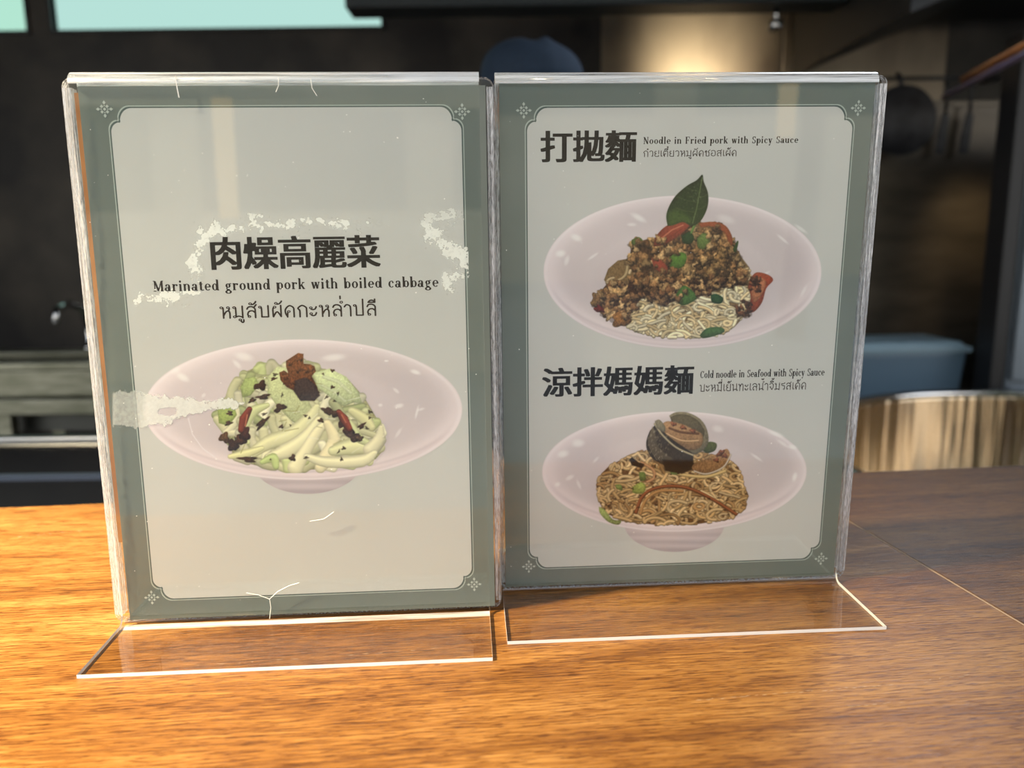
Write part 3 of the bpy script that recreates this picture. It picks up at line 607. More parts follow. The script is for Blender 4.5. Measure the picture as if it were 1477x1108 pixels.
    for x, y in ((418, 524), (430, 518), (428, 534), (440, 534), (410, 545), (420, 552), (446, 534)):
        f.blob(x, y, 5, 4, (136, 76, 34), R.uniform(0, 3), .3)
    for x, y, a_, b_, r_ in ((374, 558, 9, 6, -.3), (362, 579, 5, 3, -.4), (378, 574, 9, 3.5, -.2), (402, 590, 9, 5, -.5), (376, 612, 11, 4, -.8), (330, 598, 4, 3, 0), (328, 612, 5, 3, -.3), (470, 594, 7, 5, .3), (480, 598, 7, 5, .2), (404, 617, 3, 2.5, 0), (461, 608, 4, 3, 0), (520, 616, 6, 3, -.7), (478, 560, 3, 2, 0), (478, 536, 3, 2, 0), (356, 664, 12, 4, .1), (420, 662, 4, 5, .5), (393, 548, 4, 2, -.3)):
        f.blob(x, y, a_, b_, (76, 48, 26), r_, .25)
    for x, y, a_, b_, c in ((322, 633, 7.5, 7, (100, 66, 34)), (334, 644, 9, 7, (62, 34, 18)), (345, 636, 8, 8, (84, 48, 24)), (352, 628, 7, 10, (76, 36, 20)), (500, 622, 9, 7, (80, 52, 36)), (508, 632, 10, 6, (74, 52, 40)), (517, 634, 5, 4, (100, 74, 50)), (494, 612, 7, 8, (80, 44, 26))):
        f.blob(x, y, a_, b_, c, R.uniform(0, 1), .2, .3)
    f.stroke([(346, 622), (350, 606), (358, 592)], [9, 13, 8], (112, 44, 24), .5, hl=.3); f.stroke([(487, 596), (494, 606), (502, 620)], [8, 13, 9], (116, 48, 28), .5, hl=.3)
    f.stroke([(352, 616), (355, 600)], 2, (206, 120, 80), 0, al=.7)
    f.stroke([(491, 600), (497, 611)], 2, (206, 120, 80), 0, al=.6)
    f.soften(); return b, f
def leafpoly(pts): return crom(pts, 4)
def paint_basil_noodle():
    b = Canvas(778, 276, 1192, 510, 1.4, 8)
    dish(b, 985, 392.5, 200.5, 110.5, None, 11, 0.0)
    for q in ((832, 343, 10, 6, .4, .85), (809, 366, 9, 6, -.2, .85), (818, 376, 4, 9, .3, .6), (922, 314, 14, 5, .5, .8), (912, 324, 8, 3, 0, .6), (1048, 316, 16, 7, .3, .45), (856, 370, 11, 2.5, -.6, .6), (1130, 345, 13, 2.5, .7, .6), (1156, 330, 13, 3, .6, .6), (1105, 395, 9, 2.5, -.5, .5), (1160, 420, 3, 12, .5, .5)):
        b.hl(*q)
    f = Canvas(848, 248, 1124, 496, 1.5, 9); R = f.r
    noo = [(872, 404), (878, 388), (892, 376), (915, 372), (1040, 360), (1068, 368), (1082, 386), (1084, 405), (1090, 430), (1082, 448), (1060, 472), (1040, 482), (1000, 488), (950, 486), (915, 478), (902, 470), (906, 450), (890, 430)]
    f.poly(noo, (128, 98, 58), .1, 1.5, .2, .2)
    low = [(905, 472), (908, 452), (922, 430), (926, 415), (1010, 420), (1040, 408), (1078, 412), (1086, 440), (1060, 470), (1040, 484), (990, 488), (940, 486)]
    swarm(f, noo, 80, 46, 4.4, [(206, 176, 128), (190, 160, 110)], .42)
    swarm(f, low, 185, 46, 5.2, [(244, 224, 176), (234, 208, 154), (248, 232, 190), (220, 190, 136)], .42)
    B = [(184, 142, 88), (160, 114, 66), (202, 160, 104), (132, 88, 50), (172, 122, 70), (146, 102, 60), (192, 148, 90)]
    mm = [(910, 365), (912, 352), (935, 345), (950, 342), (975, 330), (1010, 322), (1040, 325), (1056, 340), (1060, 356), (1068, 366), (1070, 382), (1078, 396), (1074, 412), (1050, 412), (1030, 420), (1010, 428), (985, 430), (960, 440), (930, 426), (918, 440), (905, 462), (890, 458), (872, 452), (856, 438), (866, 422), (876, 410), (892, 404), (906, 412), (914, 395), (908, 380)]
    f.poly(mm, (78, 48, 24), .1, 2, .2, .3)
    crumbs(f, mm, 430, 5.4, B, .2)
    dk = [(990, 388), (1060, 350), (1066, 390), (1040, 415), (1000, 415)]
    crumbs(f, dk, 45, 3.2, [(70, 44, 24), (92, 62, 34), (56, 36, 20)])
    crumbs(f, [(1000, 350), (1060, 345), (1062, 395), (1010, 400)], 40, 4.4, [(168, 126, 72), (150, 108, 60)])
    f.blob(865, 446, 8, 5, (120, 34, 24), .3, .15); f.blob(896, 462, 13, 10, (160, 104, 46), .3, .2); f.blob(858, 438, 5, 5, (130, 96, 52), 0, .2)
    # tomato wedges, chilli, greens
    f.poly(leafpoly([(943, 356), (948, 340), (962, 326), (982, 319), (997, 321), (990, 332), (972, 346), (955, 354)]), (158, 66, 44), .35, 1, .22, .12)
    f.stroke([(955, 344), (970, 332), (986, 325)], 2.2, (216, 124, 84), 0, al=.7); f.stroke([(950, 350), (968, 342), (984, 330)], 1.2, (120, 40, 20), 0, al=.6)
    f.poly(leafpoly([(940, 372), (952, 374), (964, 386), (958, 396), (944, 386)]), (166, 66, 44), .2, 1.5, .2)
    f.poly(leafpoly([(1008, 322), (1030, 320), (1048, 326), (1057, 342), (1057, 354), (1052, 350), (1046, 336), (1030, 327), (1012, 328)]), (170, 82, 44), .2, 1, .2)
    f.poly(leafpoly([(1083, 402), (1092, 393), (1108, 396), (1116, 404), (1106, 416), (1100, 436), (1088, 450), (1078, 448), (1084, 430), (1080, 414)]), (164, 66, 34), .25, 1, .25, .15)
    f.poly(leafpoly([(1088, 402), (1098, 400), (1106, 408), (1098, 428), (1088, 436), (1084, 420)]), (196, 116, 70), .2, 1.5, .2, .15)
    crumbs(f, [(1080, 402), (1098, 402), (1096, 420), (1084, 420)], 16, 3.2, [(96, 58, 34), (140, 84, 50)]); crumbs(f, [(1060, 440), (1080, 430), (1086, 450), (1066, 462)], 22, 3.2, [(84, 50, 30), (120, 72, 40)])
    for P, c in (([(966, 373), (972, 367), (984, 364), (991, 368), (990, 378), (984, 386), (972, 388), (966, 382)], (88, 134, 44)), ([(976, 424), (988, 412), (1004, 424), (1004, 432), (990, 440), (980, 438)], (78, 118, 48)), ([(1026, 426), (1034, 424), (1044, 430), (1040, 438), (1028, 436)], (44, 86, 42)), ([(1010, 484), (1020, 474), (1040, 472), (1046, 478), (1034, 484), (1016, 488)], (70, 108, 58)), ([(912, 346), (922, 342), (928, 348), (920, 354), (912, 352)], (96, 120, 50)), ([(984, 340), (996, 334), (1002, 344), (996, 352), (986, 350)], (40, 72, 30)), ([(1006, 344), (1016, 336), (1026, 344), (1020, 358), (1008, 358)], (104, 130, 56)), ([(1058, 360), (1064, 348), (1066, 350), (1062, 364)], (50, 80, 30))):
        f.poly(leafpoly(P+[P[0]]), c, .35, 1, .3, .15)
    crumbs(f, mm, 46, 4.6, B, .2)
    f.stroke([(998, 336), (1002, 326), (1008, 316)], [3, 4, 5], (104, 140, 62), .3)
    lf = leafpoly([(964, 326), (962, 312), (966, 298), (976, 282), (992, 268), (1006, 260), (1014, 252), (1016, 262), (1022, 278), (1022, 296), (1016, 312), (1008, 322), (998, 326), (986, 320), (974, 324), (964, 326)])
    f.poly(lf, (50, 66, 28), -.35, 1, .25, .16)
    f.poly(leafpoly([(966, 324), (964, 308), (978, 300), (992, 310), (998, 322), (984, 320), (970, 325)]), (72, 96, 36), -.2, 6, .1, .12)
    f.stroke(crom([(1000, 322), (1006, 300), (1010, 278), (1014, 256)]), 1.3, (98, 116, 66), 0, dark=0)
    for a, c in (((1004, 306), (976, 300)), ((1007, 292), (978, 284)), ((1010, 276), (990, 270)), ((1006, 302), (1020, 296)), ((1010, 284), (1022, 280))):
        f.stroke([a, ((a[0]+c[0])/2, (a[1]+c[1])/2+1.5), c], .9, (88, 104, 56), 0, al=.75, dark=0, hl=0)
    for _ in range(46):
        x, y = R.normal(1004, 7), R.normal(284, 11)
        if inpoly(lf, x, y): f.hl(x, y, R.uniform(.8, 2.2), R.uniform(.5, 1.1), R.uniform(0, 3), .35, (170, 178, 140))
    f.soften(); return b, f
def paint_clam_noodle():
    b = Canvas(776, 588, 1170, 804, 1.4, 12)
    dish(b, 973, 681, 191, 87, (973, 757, 72, 40), 12, -0.01)
    for q in ((834, 640, 11, 7, -.1, .85), (812, 656, 10, 6, -.3, .85), (822, 690, 8, 4, -.5, .6), (835, 700, 3, 9, -.4, .5), (1120, 626, 14, 4, .35, .8), (1130, 640, 12, 3, .6, .6), (1144, 645, 8, 4, .2, .85), (1092, 660, 12, 2.5, .6, .6), (1147, 688, 4, 8, .3, .85), (1036, 619, 10, 6, .2, .5), (860, 664, 7, 2.5, -.8, .5), (804, 700, 5, 4, -.4, .7)):
        b.hl(*q)
    f = Canvas(850, 590, 1086, 762, 1.5, 14); R = f.r
    noo = [(860, 700), (868, 684), (880, 672), (905, 660), (925, 652), (1000, 650), (1050, 662), (1066, 674), (1074, 700), (1080, 714), (1074, 734), (1058, 748), (1010, 756), (950, 758), (905, 754), (875, 742), (866, 728), (862, 712)]
    f.poly(noo, (104, 68, 36), .1, 1.5, .2, .25)
    C = [(216, 178, 122), (198, 156, 98), (228, 192, 138), (180, 134, 80), (206, 166, 110)]
    swarm(f, noo, 330, 46, 4.8, C, .42)
    f.stroke(crom([(918, 740), (928, 716), (950, 704), (985, 703), (1020, 716), (1062, 742)]), 5, (122, 64, 34), .5, hl=.3)
    f.stroke(crom([(924, 742), (932, 722), (952, 709), (985, 709)]), 4.5, (176, 126, 72), .4)
    f.stroke(crom([(962, 680), (990, 686), (1020, 688), (1046, 680)]), 5, (206, 174, 112), .4)
    f.stroke(crom([(926, 668), (942, 678), (944, 690), (934, 696)]), 4.5, (184, 132, 90), .4)
    for P, c in (([(912, 704), (924, 696), (932, 702), (928, 712), (914, 712)], (152, 164, 72)), ([(864, 732), (872, 736), (884, 750), (896, 752), (892, 758), (878, 754), (866, 742)], (160, 178, 96)), ([(922, 682), (930, 682), (932, 692), (924, 694)], (110, 130, 60)), ([(966, 670), (978, 668), (982, 676), (980, 684), (968, 684)], (140, 168, 84)), ([(888, 700), (896, 700), (898, 708), (890, 706)], (130, 150, 70)), ([(1012, 648), (1022, 638), (1034, 640), (1032, 650), (1020, 654)], (84, 92, 48))):
        f.poly(leafpoly(P+[P[0]]), c, .35, 1, .25, .15)
    f.poly([(967, 667), (978, 667), (980, 673), (969, 674)], (196, 210, 130), .1, 1, .1)
    # clams
    f.poly(leafpoly([(966, 600), (976, 595), (994, 596), (1012, 606), (1021, 622), (1022, 640), (1012, 652), (996, 656), (982, 640)]), (134, 122, 94), .4, 1, .15, .15)
    f.poly(leafpoly([(968, 602), (980, 598), (996, 600), (1010, 610), (1017, 626), (1006, 640), (986, 632), (970, 616)]), (104, 92, 66), .3, 1.5, .25, .12)
    f.poly(leafpoly([(956, 612), (964, 608), (984, 612), (1002, 620), (1014, 628), (1012, 644), (996, 650), (976, 640), (958, 624)]), (172, 128, 84), .4, 1, .2, .15)
    f.stroke(crom([(966, 618), (984, 624), (1008, 626)]), 3, (92, 54, 32), .3, al=.8); f.stroke(crom([(962, 626), (984, 636), (1008, 636)]), 2.6, (212, 168, 118), .3)
    for x, y in ((972, 612), (986, 617), (1000, 622)): f.blob(x, y, 4.5, 2.8, (166, 96, 62), .3, .2)
    sh = leafpoly([(946, 613), (954, 620), (970, 634), (990, 648), (1000, 656), (998, 672), (986, 676), (962, 672), (944, 664), (934, 650), (933, 636), (938, 622)])
    f.poly(sh, (62, 48, 34), -.1, 1, .3, .2)
    for k in range(9):
        t = k/8; f.stroke(crom([(942+3*t, 616+8*t), (936+16*t, 640+8*t), (948+34*t, 664+6*t)]), 1.2, (150, 132, 102), 0, al=.6-.35*t, dark=0, hl=0)
    for _ in range(60):
        x, y = R.uniform(934, 965), R.uniform(622, 668)
        if inpoly(sh, x, y): f.hl(x, y, R.uniform(.7, 1.5), R.uniform(1.2, 3.0), .4, .5, (172, 156, 126))
    f.stroke(crom([(945, 612), (956, 628), (976, 646), (1000, 657)]), 3, (178, 162, 126), .4)
    f.poly(leafpoly([(945, 608), (952, 606), (960, 616), (958, 624), (948, 618)]), (140, 128, 100), .3, 1, .2)
    f.poly([(956, 664), (1000, 664), (1004, 676), (984, 684), (960, 680)], (44, 28, 16), 0, 3, .1, .2)
    f.poly(leafpoly([(998, 674), (1004, 668), (1022, 662), (1040, 652), (1050, 648), (1054, 660), (1048, 672), (1030, 682), (1012, 684), (1000, 680)]), (158, 112, 68), .4, 1, .2, .2)
    f.stroke(crom([(1002, 680), (1020, 684), (1044, 674), (1055, 656)]), 2.4, (196, 180, 160), .3)
    for x, y in ((1038, 656), (1046, 658), (1034, 664), (1042, 652)): f.blob(x, y, 4, 3, (138, 76, 48), 0, .25)
    f.poly([(908, 664), (912, 660), (922, 668), (930, 670), (926, 676), (912, 672)], (40, 26, 18), 0, 1.5, 0, .2)
    for _ in range(40):
        x, y = R.uniform(870, 1070), R.uniform(672, 750)
        if inpoly(noo, x, y): f.blob(x, y, R.uniform(1.0, 2.2), R.uniform(.8, 1.6), (54, 30, 16), 0, .3, al=.8)
    f.soften(); return b, f

# ------------------------------------------------------------------ menu stands and cards
ACR.node_tree.nodes  # shared by both stands
def fix_backface(m):
    L = m.node_tree.links; f = [n for n in m.node_tree.nodes if n.type == 'FRESNEL'][0]
    g_ = nd(m, 'ShaderNodeNewGeometry'); mr = nd(m, 'ShaderNodeMapRange'); mr.inputs['To Min'].default_value = 1.49; mr.inputs['To Max'].default_value = 1/1.49
    L.new(g_.outputs['Backfacing'], mr.inputs[0]); L.new(mr.outputs[0], f.inputs['IOR'])
fix_backface(ACR); fix_backface(ACRF); fix_backface(GLASSY)
def paper(name, col, rough=0.55): return mat(name, col, rough, Specular_IOR_Level=0.12)
K_ = 1.0
def P_(c): return tuple(min(0.9, v*K_) for v in lin(c))
BORDER = noisy(paper('grey_green_print', P_((116, 124, 118))), P_((110, 119, 113)), P_((119, 127, 121)), nscale=9)
PALE = noisy(paper('pale_blue_grey_print', P_((203, 203, 199))), P_((200, 201, 197)), P_((206, 206, 202)), nscale=9)
LINE = paper('light_line_print', P_((176, 186, 178))); DARKL = paper('dark_line_print', P_((92, 104, 100)))
ORN = paper('ornament_print', P_((188, 196, 188))); INK = paper('brown_black_ink', lin((26, 12, 8)), 0.7); INK2 = paper('brown_ink', lin((52, 34, 26)), 0.7)
PAPERW = paper('paper_edge', (0.55, 0.54, 0.5)); KRAFT = noisy(mat('kraft_board', rough=0.8), (0.22, 0.09, 0.025), (0.36, 0.16, 0.05), (1, 1, 0.3), 60)
PRINT = bpy.data.materials.new('dish_photograph_print'); PRINT.use_nodes = True
_b = PRINT.node_tree.nodes['Principled BSDF']; _b.inputs['Roughness'].default_value = 0.6; _b.inputs['Specular IOR Level'].default_value = 0.12
_a = nd(PRINT, 'ShaderNodeAttribute', attribute_name='print_colour'); PRINT.node_tree.links.new(_a.outputs['Color'], _b.inputs['Base Color'])

TPL = 0.002
class Stand:
    def __init__(s, x, y, yaw, lean): s.x, s.y, s.yaw, s.sl, s.cl = x, y, yaw, math.sin(lean), math.cos(lean)
    def V(s, u, dep, v): return (u, dep*s.cl + v*s.sl, v*s.cl - dep*s.sl)     # dep: backwards
    def slab(s, mb, u0, u1, d0, d1, v0, v1, mi=0, edge=1):
        c = [s.V(*p) for p in ((u0,d0,v0),(u1,d0,v0),(u1,d1,v0),(u0,d1,v0),(u0,d0,v1),(u1,d0,v1),(u1,d1,v1),(u0,d1,v1))]
        v = [mb.bm.verts.new(p) for p in c]
        for q, m_ in (((0,3,2,1), mi), ((4,5,6,7), mi), ((0,1,5,4), mi), ((1,2,6,5), edge), ((2,3,7,6), mi), ((3,0,4,7), edge)):
            mb.bm.faces.new([v[i] for i in q]).material_index = m_
def rrect(u0, u1, v0, v1, r, n=6):
    pts = []
    for cx, cy, a0 in ((u1-r, v1-r, 0), (u0+r, v1-r, 90), (u0+r, v0+r, 180), (u1-r, v0+r, 270)):
        for k in range(n+1):
            a = math.radians(a0+90*k/n); pts.append((cx+r*math.cos(a), cy+r*math.sin(a)))
    return pts
def make_stand(S, w, hp, d, plate, label, kraft=False):
    root = empty('acrylic_menu_stand', (S.x, S.y, 0), S.yaw); tag(root, label, 'menu stand', None)
    R = 0.0062; top = hp - R
    zb = 0.0062
    D = 2*R - TPL                       # rear sheet front face depth
    fp = MB(); S.slab(fp, 0, w, 0, TPL, zb, top); fp.build('front_panel', [ACR, EDGE], root)
    bp_ = MB(); S.slab(bp_, 0, w, D, D+TPL, zb, top); bp_.build('back_panel', [ACR, EDGE], root)
    # rounded fold over the top
    tf = MB(); n = 14; ro, ri = R, R-TPL; o_, i_ = [], []
    for k in range(n+1):
        a = math.pi*k/n; o_.append((R-ro*math.cos(a), top+ro*math.sin(a))); i_.append((R-ri*math.cos(a), top+ri*math.sin(a)))
    prof = o_ + i_[::-1]
    tf.prism([S.V(0, p[0], p[1]) for p in prof], Vector(S.V(w, 0, 0))-Vector(S.V(0, 0, 0)), 0, 1).build('top_fold', [GLASSY, EDGE2], root, True)
    # flared foot: bend plus flange, towards the front and the back
    for sgn, d0, nm in ((1, 0.0, 'front_foot'), (-1, D+TPL, 'back_foot')):
        ft = MB(); L_ = []
        rb = 0.0060
        pts_o, pts_i = [], []
        for k in range(7):
            a = math.pi/2*k/6
            # outer surface (lower/back) and inner surface of the bend
            pts_o.append((TPL + 0 - (rb)*0 - (rb-rb*math.cos(a)), zb - rb*math.sin(a))) if False else None
        # centreline arc from vertical sheet down to flat flange
        for k in range(8):
            a = math.pi/2*k/7; cy_, cz_ = -rb+TPL, rb     # centre of bend
            ro_, ri_ = rb, rb-TPL
            pts_o.append((cy_+ro_*math.cos(a), cz_-ro_*math.sin(a))); pts_i.append((cy_+ri_*math.cos(a), cz_-ri_*math.sin(a)))
        tip = -(d-0.0015 if sgn > 0 else d*0.9)
        poly = pts_o + [(tip, 0.0), (tip, TPL)] + pts_i[::-1]
        def place(u, p):
            dep, z = p
            zz = max(z, 0)
            y = (dep + zz*S.sl) if sgn > 0 else (d0 + TPL - dep - TPL + zz*S.sl + 0.0)
            return (u, y, zz+0.0001)
        A = [ft.bm.verts.new(place(0, p)) for p in poly]; B = [ft.bm.verts.new(place(w, p)) for p in poly]; N = len(poly)
        for i in range(N):
            tipface = (i == 8)
            ft.bm.faces.new((A[i], A[(i+1)%N], B[(i+1)%N], B[i])).material_index = 1 if tipface else (2 if kraft and sgn > 0 and 4 <= i < 7 else 0)  # left front bend takes the white haze as a painted caustic
        for i in range(7):   # end caps in strips
            for Q in (A, B): ft.bm.faces.new((Q[i], Q[i+1], Q[N-2-i], Q[N-1-i])).material_index = 1
        for Q in (A, B): ft.bm.faces.new((Q[7], Q[8], Q[9], Q[10])).material_index = 1
        ft.build(nm, [ACRF, EDGE2, GLASSY], root)
    if kraft:
        kb = MB(); S.slab(kb, 0.0012, 0.03, 0.0036, 0.0042, 0.05, hp-0.0105, 0, 0); kb.build('backing_board', KRAFT, root)
    return root
def make_plate(S, root, u0, u1, v0, v1, d0=0.0044, d1=0.0098):
    pl = MB(); pts = rrect(u0, u1, v0, v1, 0.005)
    pl.prism([S.V(u, d0, v) for u, v in pts], Vector(S.V(0, d1-d0, 0)), 1, 0)
    return pl.build('inner_plate', [ACR, EDGE], root)
def make_spacer(S, root, u0, u1, v0, v1):
    mb = MB(); S.slab(mb, u0, u1, 0.0042, 0.0100, v0, v1, 0, 0); mb.build('bonded_edge_strip', [EDGE], root)
class Card:
    def __init__(s, S, px, u0, u1, v0, v1, name, label):
        s.S = S; s.u0, s.v0, s.W, s.H = u0, v0, u1-u0, v1-v0
        s.Hm = homog(px, [(0, s.H), (s.W, s.H), (0, 0), (s.W, 0)]); s.z = 0.0; s.dep = TPL+0.0009
        s.root = empty(name, (S.x, S.y, 0), S.yaw); tag(s.root, label, 'menu card')
        mb = MB(); S.slab(mb, u0, u1, s.dep, s.dep+0.0006, v0, v1, 0, 1); mb.build('paper_sheet', [BORDER, PAPERW], s.root)
    def m(s, x, y):
        q = s.Hm @ np.array([x, y, 1.0]); return q[0]/q[2], q[1]/q[2]
    def flat(s, name, polys, mt, lay, parent=None, label=None):
        vs, fs = [], []
        for p in polys:
            k = len(vs); vs += [s.S.V(s.u0+x, s.dep-lay*0.00004, s.v0+y) for x, y in p]
            a = sum(p[i][0]*p[(i+1)%len(p)][1]-p[(i+1)%len(p)][0]*p[i][1] for i in range(len(p)))
            idx = list(range(k, k+len(p))); fs.append(idx if a > 0 else idx[::-1])
        me = bpy.data.meshes.new(name); me.from_pydata(vs, [], fs); o = link(name, me, parent or s.root, [mt])
        if label: o['label'] = label
        return o
    def text(s, name, polys, box, mt, lay=4):
        """box: photo (left, right, x-height-top?...) given as ((xl,y),(xr,y), top, bottom) of the glyphs' extent"""
        xs = [p[0] for q in polys for p in q]; ys = [p[1] for q in polys for p in q]
        X0, X1, Y0, Y1 = min(xs), max(xs), min(ys), max(ys)
        (xl, yt), (xr, yb) = box
        a, b_ = s.m(xl, (yt+yb)/2), s.m(xr, (yt+yb)/2); t, bo = s.m((xl+xr)/2, yt)[1], s.m((xl+xr)/2, yb)[1]
        out = [[(a[0]+(p[0]-X0)/(X1-X0)*(b_[0]-a[0]), bo+(p[1]-Y0)/(Y1-Y0)*(t-bo)) for p in q] for q in polys]
        return s.flat(name, out, mt, lay)
    def frame(s, xl, xr, yt, yb):
        """xl.. in card metres"""
        A1, A2, B1, B2 = 0.0049, 0.0052, 0.0062, 0.0071
        def outline(e):
            x0, x1, y0, y1 = xl-e, xr+e, yb-e, yt+e; pts = []
            q = []
            for k in range(9):
                a = math.pi/2*k/8; q.append((A1-A1*math.cos(a), (B2+A2) - (A2 - A2*math.sin(a)) - B2 + 0.0 - A2 + A2*0))  # placeholder, replaced below
            q = [(A1*(1-math.cos(math.pi/2*k/8)), -(A2+B2)+A2*math.sin(math.pi/2*k/8)) for k in range(9)]
            q += [(A1+B1*(1-math.cos(math.pi/2*k/8)), -B2+B2*math.sin(math.pi/2*k/8)+0.0) for k in range(9)]
            q[8] = (A1, -B2-0.0003); q[9] = (A1+0.0003, -B2+0.0006)
            # q goes from the side up to the top edge, relative to the top-left corner
            TL = [(x0+a, y1+b) for a, b in q]; TRc = [(x1-a, y1+b) for a, b in q][::-1]
            BRc = [(x1-a, y0-b) for a, b in q]; BLc = [(x0+a, y0-b) for a, b in q][::-1]
            return TL + TRc + BRc + BLc
        def fan(e):
            o = outline(e); c = ((xl+xr)/2, (yt+yb)/2)
            return [[o[i], o[(i+1) % len(o)], c] for i in range(len(o))]
        s.flat('light_border_line', fan(0.00055), LINE, 1); s.flat('dark_border_line', fan(0.0), DARKL, 2); s.flat('pale_field', fan(-0.00075), PALE, 3)
    def ornament(s, x, y, flip=1):
        c = s.m(x, y); P = []
        def dia(dx, dy, rx, ry):
            P.append([(c[0]+dx-rx, c[1]+dy), (c[0]+dx, c[1]+dy-ry), (c[0]+dx+rx, c[1]+dy), (c[0]+dx, c[1]+dy+ry)])
        e = 0.0011
        dia(0, 0, .00085, .00085)
        for sx_, sy_ in ((1, 1), (-1, 1), (1, -1), (-1, -1)): dia(sx_*e*1.25, sy_*e*1.25, .0009, .0009)
        for dx, dy in ((1, 0), (-1, 0), (0, 1), (0, -1)): dia(dx*.0033, dy*.0033, .0011 if dx else .0008, .0011 if dy else .0008); dia(dx*.0017, dy*.0017, .0004, .0004)
        s.flat('corner_ornament', P, ORN, 4)
    def picture(s, cv, name, lay, parent=None, label=None, back=None):
        """print a painted canvas as vertex colours on the card"""
        keep = cv.a > 0.02
        cells = keep[:-1, :-1] | keep[1:, :-1] | keep[:-1, 1:] | keep[1:, 1:]
        used = np.zeros_like(keep); used[:-1, :-1] |= cells; used[1:, :-1] |= cells; used[:-1, 1:] |= cells; used[1:, 1:] |= cells
        idx = -np.ones(keep.shape, int); idx[used] = np.arange(used.sum())
        q = s.Hm @ np.stack([cv.X[used], cv.Y[used], np.ones(used.sum())]); mx, my = q[0]/q[2], q[1]/q[2]
        u = s.u0+mx; v = s.v0+my; dep = s.dep-lay*0.00004
        co = np.stack([u, dep*s.S.cl+v*s.S.sl, v*s.S.cl-dep*s.S.sl], 1).astype(np.float32)
        i, j = np.nonzero(cells)
        F = np.stack([idx[i+1, j], idx[i+1, j+1], idx[i, j+1], idx[i, j]], 1).astype(np.int32)
        me = bpy.data.meshes.new(name); me.vertices.add(len(co)); me.vertices.foreach_set('co', co.ravel())
        me.loops.add(F.size); me.loops.foreach_set('vertex_index', F.ravel()); me.polygons.add(len(F))
        me.polygons.foreach_set('loop_start', np.arange(0, F.size, 4, dtype=np.int32)); me.update(calc_edges=True)
        bgc = np.array(back if isinstance(back, tuple) else (203, 203, 199), float)
        if isinstance(back, Canvas):      # blend the antialiased rim into what is printed beneath
            bi = np.clip(((cv.Y[used]-back.y0)*back.res).round().astype(int), 0, back.h-1); bj = np.clip(((cv.X[used]-back.x0)*back.res).round().astype(int), 0, back.w-1)
            bgc = back.c[bi, bj]
            gap = back.a[bi, bj] < 0.5; bgc[gap] = (203, 203, 199)
        a = cv.a[used][:, None]; c = cv.c[used]
        rgb = np.clip(c + bgc*(1-a), 0, 255)/255
        l = np.where(rgb <= 0.04045, rgb/12.92, ((rgb+0.055)/1.055)**2.4)*K_
        at = me.color_attributes.new('print_colour', 'FLOAT_COLOR', 'POINT')
        at.data.foreach_set('color', np.concatenate([l, np.ones((len(l), 1))], 1).astype(np.float32).ravel())
        o = link(name, me, parent or s.root, [PRINT])
        if label: o['label'] = label
        return o

SL = Stand(-0.2267, 0.4228, 0.0561, 0.0215); SR = Stand(-0.0075, 0.4586, 0.0524, -0.0365)
stL = make_stand(SL, 0.212, 0.3059, 0.0555, None, 'left clear acrylic menu stand, its edges scuffed, holding the boiled cabbage card', True)
stR = make_stand(SR, 0.212, 0.3064, 0.0627, None, 'right clear acrylic menu stand with a flared foot, holding the card of two noodle dishes')
make_plate(SL, stL, -0.0052, 0.2195, 0.0015, 0.3030)
make_plate(SR, stR, -0.0012, 0.2190, 0.0015, 0.3045)
make_spacer(SL, stL, -0.0050, -0.0002, 0.006, 0.298); make_spacer(SL, stL, 0.2160, 0.2193, 0.006, 0.298)
make_spacer(SR, stR, -0.0010, 0.0018, 0.006, 0.300); make_spacer(SR, stR, 0.2150, 0.2188, 0.006, 0.300)

cl_ = Card(SL, [(111, 126), (702, 120), (186.5, 894), (712, 876)], 0.0037, 0.2154, 0.0031, 0.2985, 'menu_card', 'grey-green bordered menu card with one bowl of boiled cabbage, in the left stand')
m = cl_.m
cl_.frame(m(186.0, 500)[0], m(674.5, 500)[0], m(415, 152.5)[1], m(440, 859)[1])
for q in ((150, 159), (668, 159), (217.5, 862), (682, 845)): cl_.ornament(*q)
cl_.text('title_lettering', cjk_polys('肉燥高麗菜'), ((302, 341), (548, 389)), INK)
cl_.text('english_lettering', latin_line('Marinated ground pork with boiled cabbage', 0.75), ((219.5, 402.5), (632.5, 423.5)), INK)
cl_.text('thai_lettering', thai_line('หมูสับผัดกะหล่ำปลี'), ((315, 428.5), (541.5, 466)), INK2)
b_, f_ = paint_cabbage()
bw = cl_.picture(b_, 'printed_bowl', 4, None, 'white wide-rimmed bowl printed on the card'); cl_.picture(f_, 'printed_food', 6, bw, 'printed heap of pale green cabbage with browned pork', b_)

cr_ = Card(SR, [(720, 118), (1264, 117), (729, 849), (1203, 830)], 0.0021, 0.2113, 0.0037, 0.3011, 'menu_card', 'grey-green bordered menu card with two noodle bowls, in the right stand')
m = cr_.m
cr_.frame(m(760.5, 500)[0], m(1208.5, 480)[0], m(1000, 152.5)[1], m(1000, 813.5)[1])
for q in ((756, 159), (1239, 156), (762.5, 819), (1185, 806)): cr_.ornament(*q)
cr_.text('title_lettering', cjk_polys('打拋麵', .034), ((780, 188), (919.5, 234)), INK)
cr_.text('english_lettering', latin_line('Noodle in Fried pork with Spicy Sauce', 0.8), ((929, 196.5), (1152.5, 210.5)), INK)
cr_.text('thai_lettering', thai_line('ก๋วยเตี๋ยวหมูผัดซอสเผ็ด', .66), ((929, 210.5), (1063.5, 229.5)), INK2)
cr_.text('title_lettering', cjk_polys('涼拌媽媽麵', .034), ((782, 529), (1001.5, 571.5)), INK)
cr_.text('english_lettering', latin_line('Cold noodle in Seafood with Spicy Sauce', 0.35), ((1011, 532.5), (1190, 547.5)), INK)
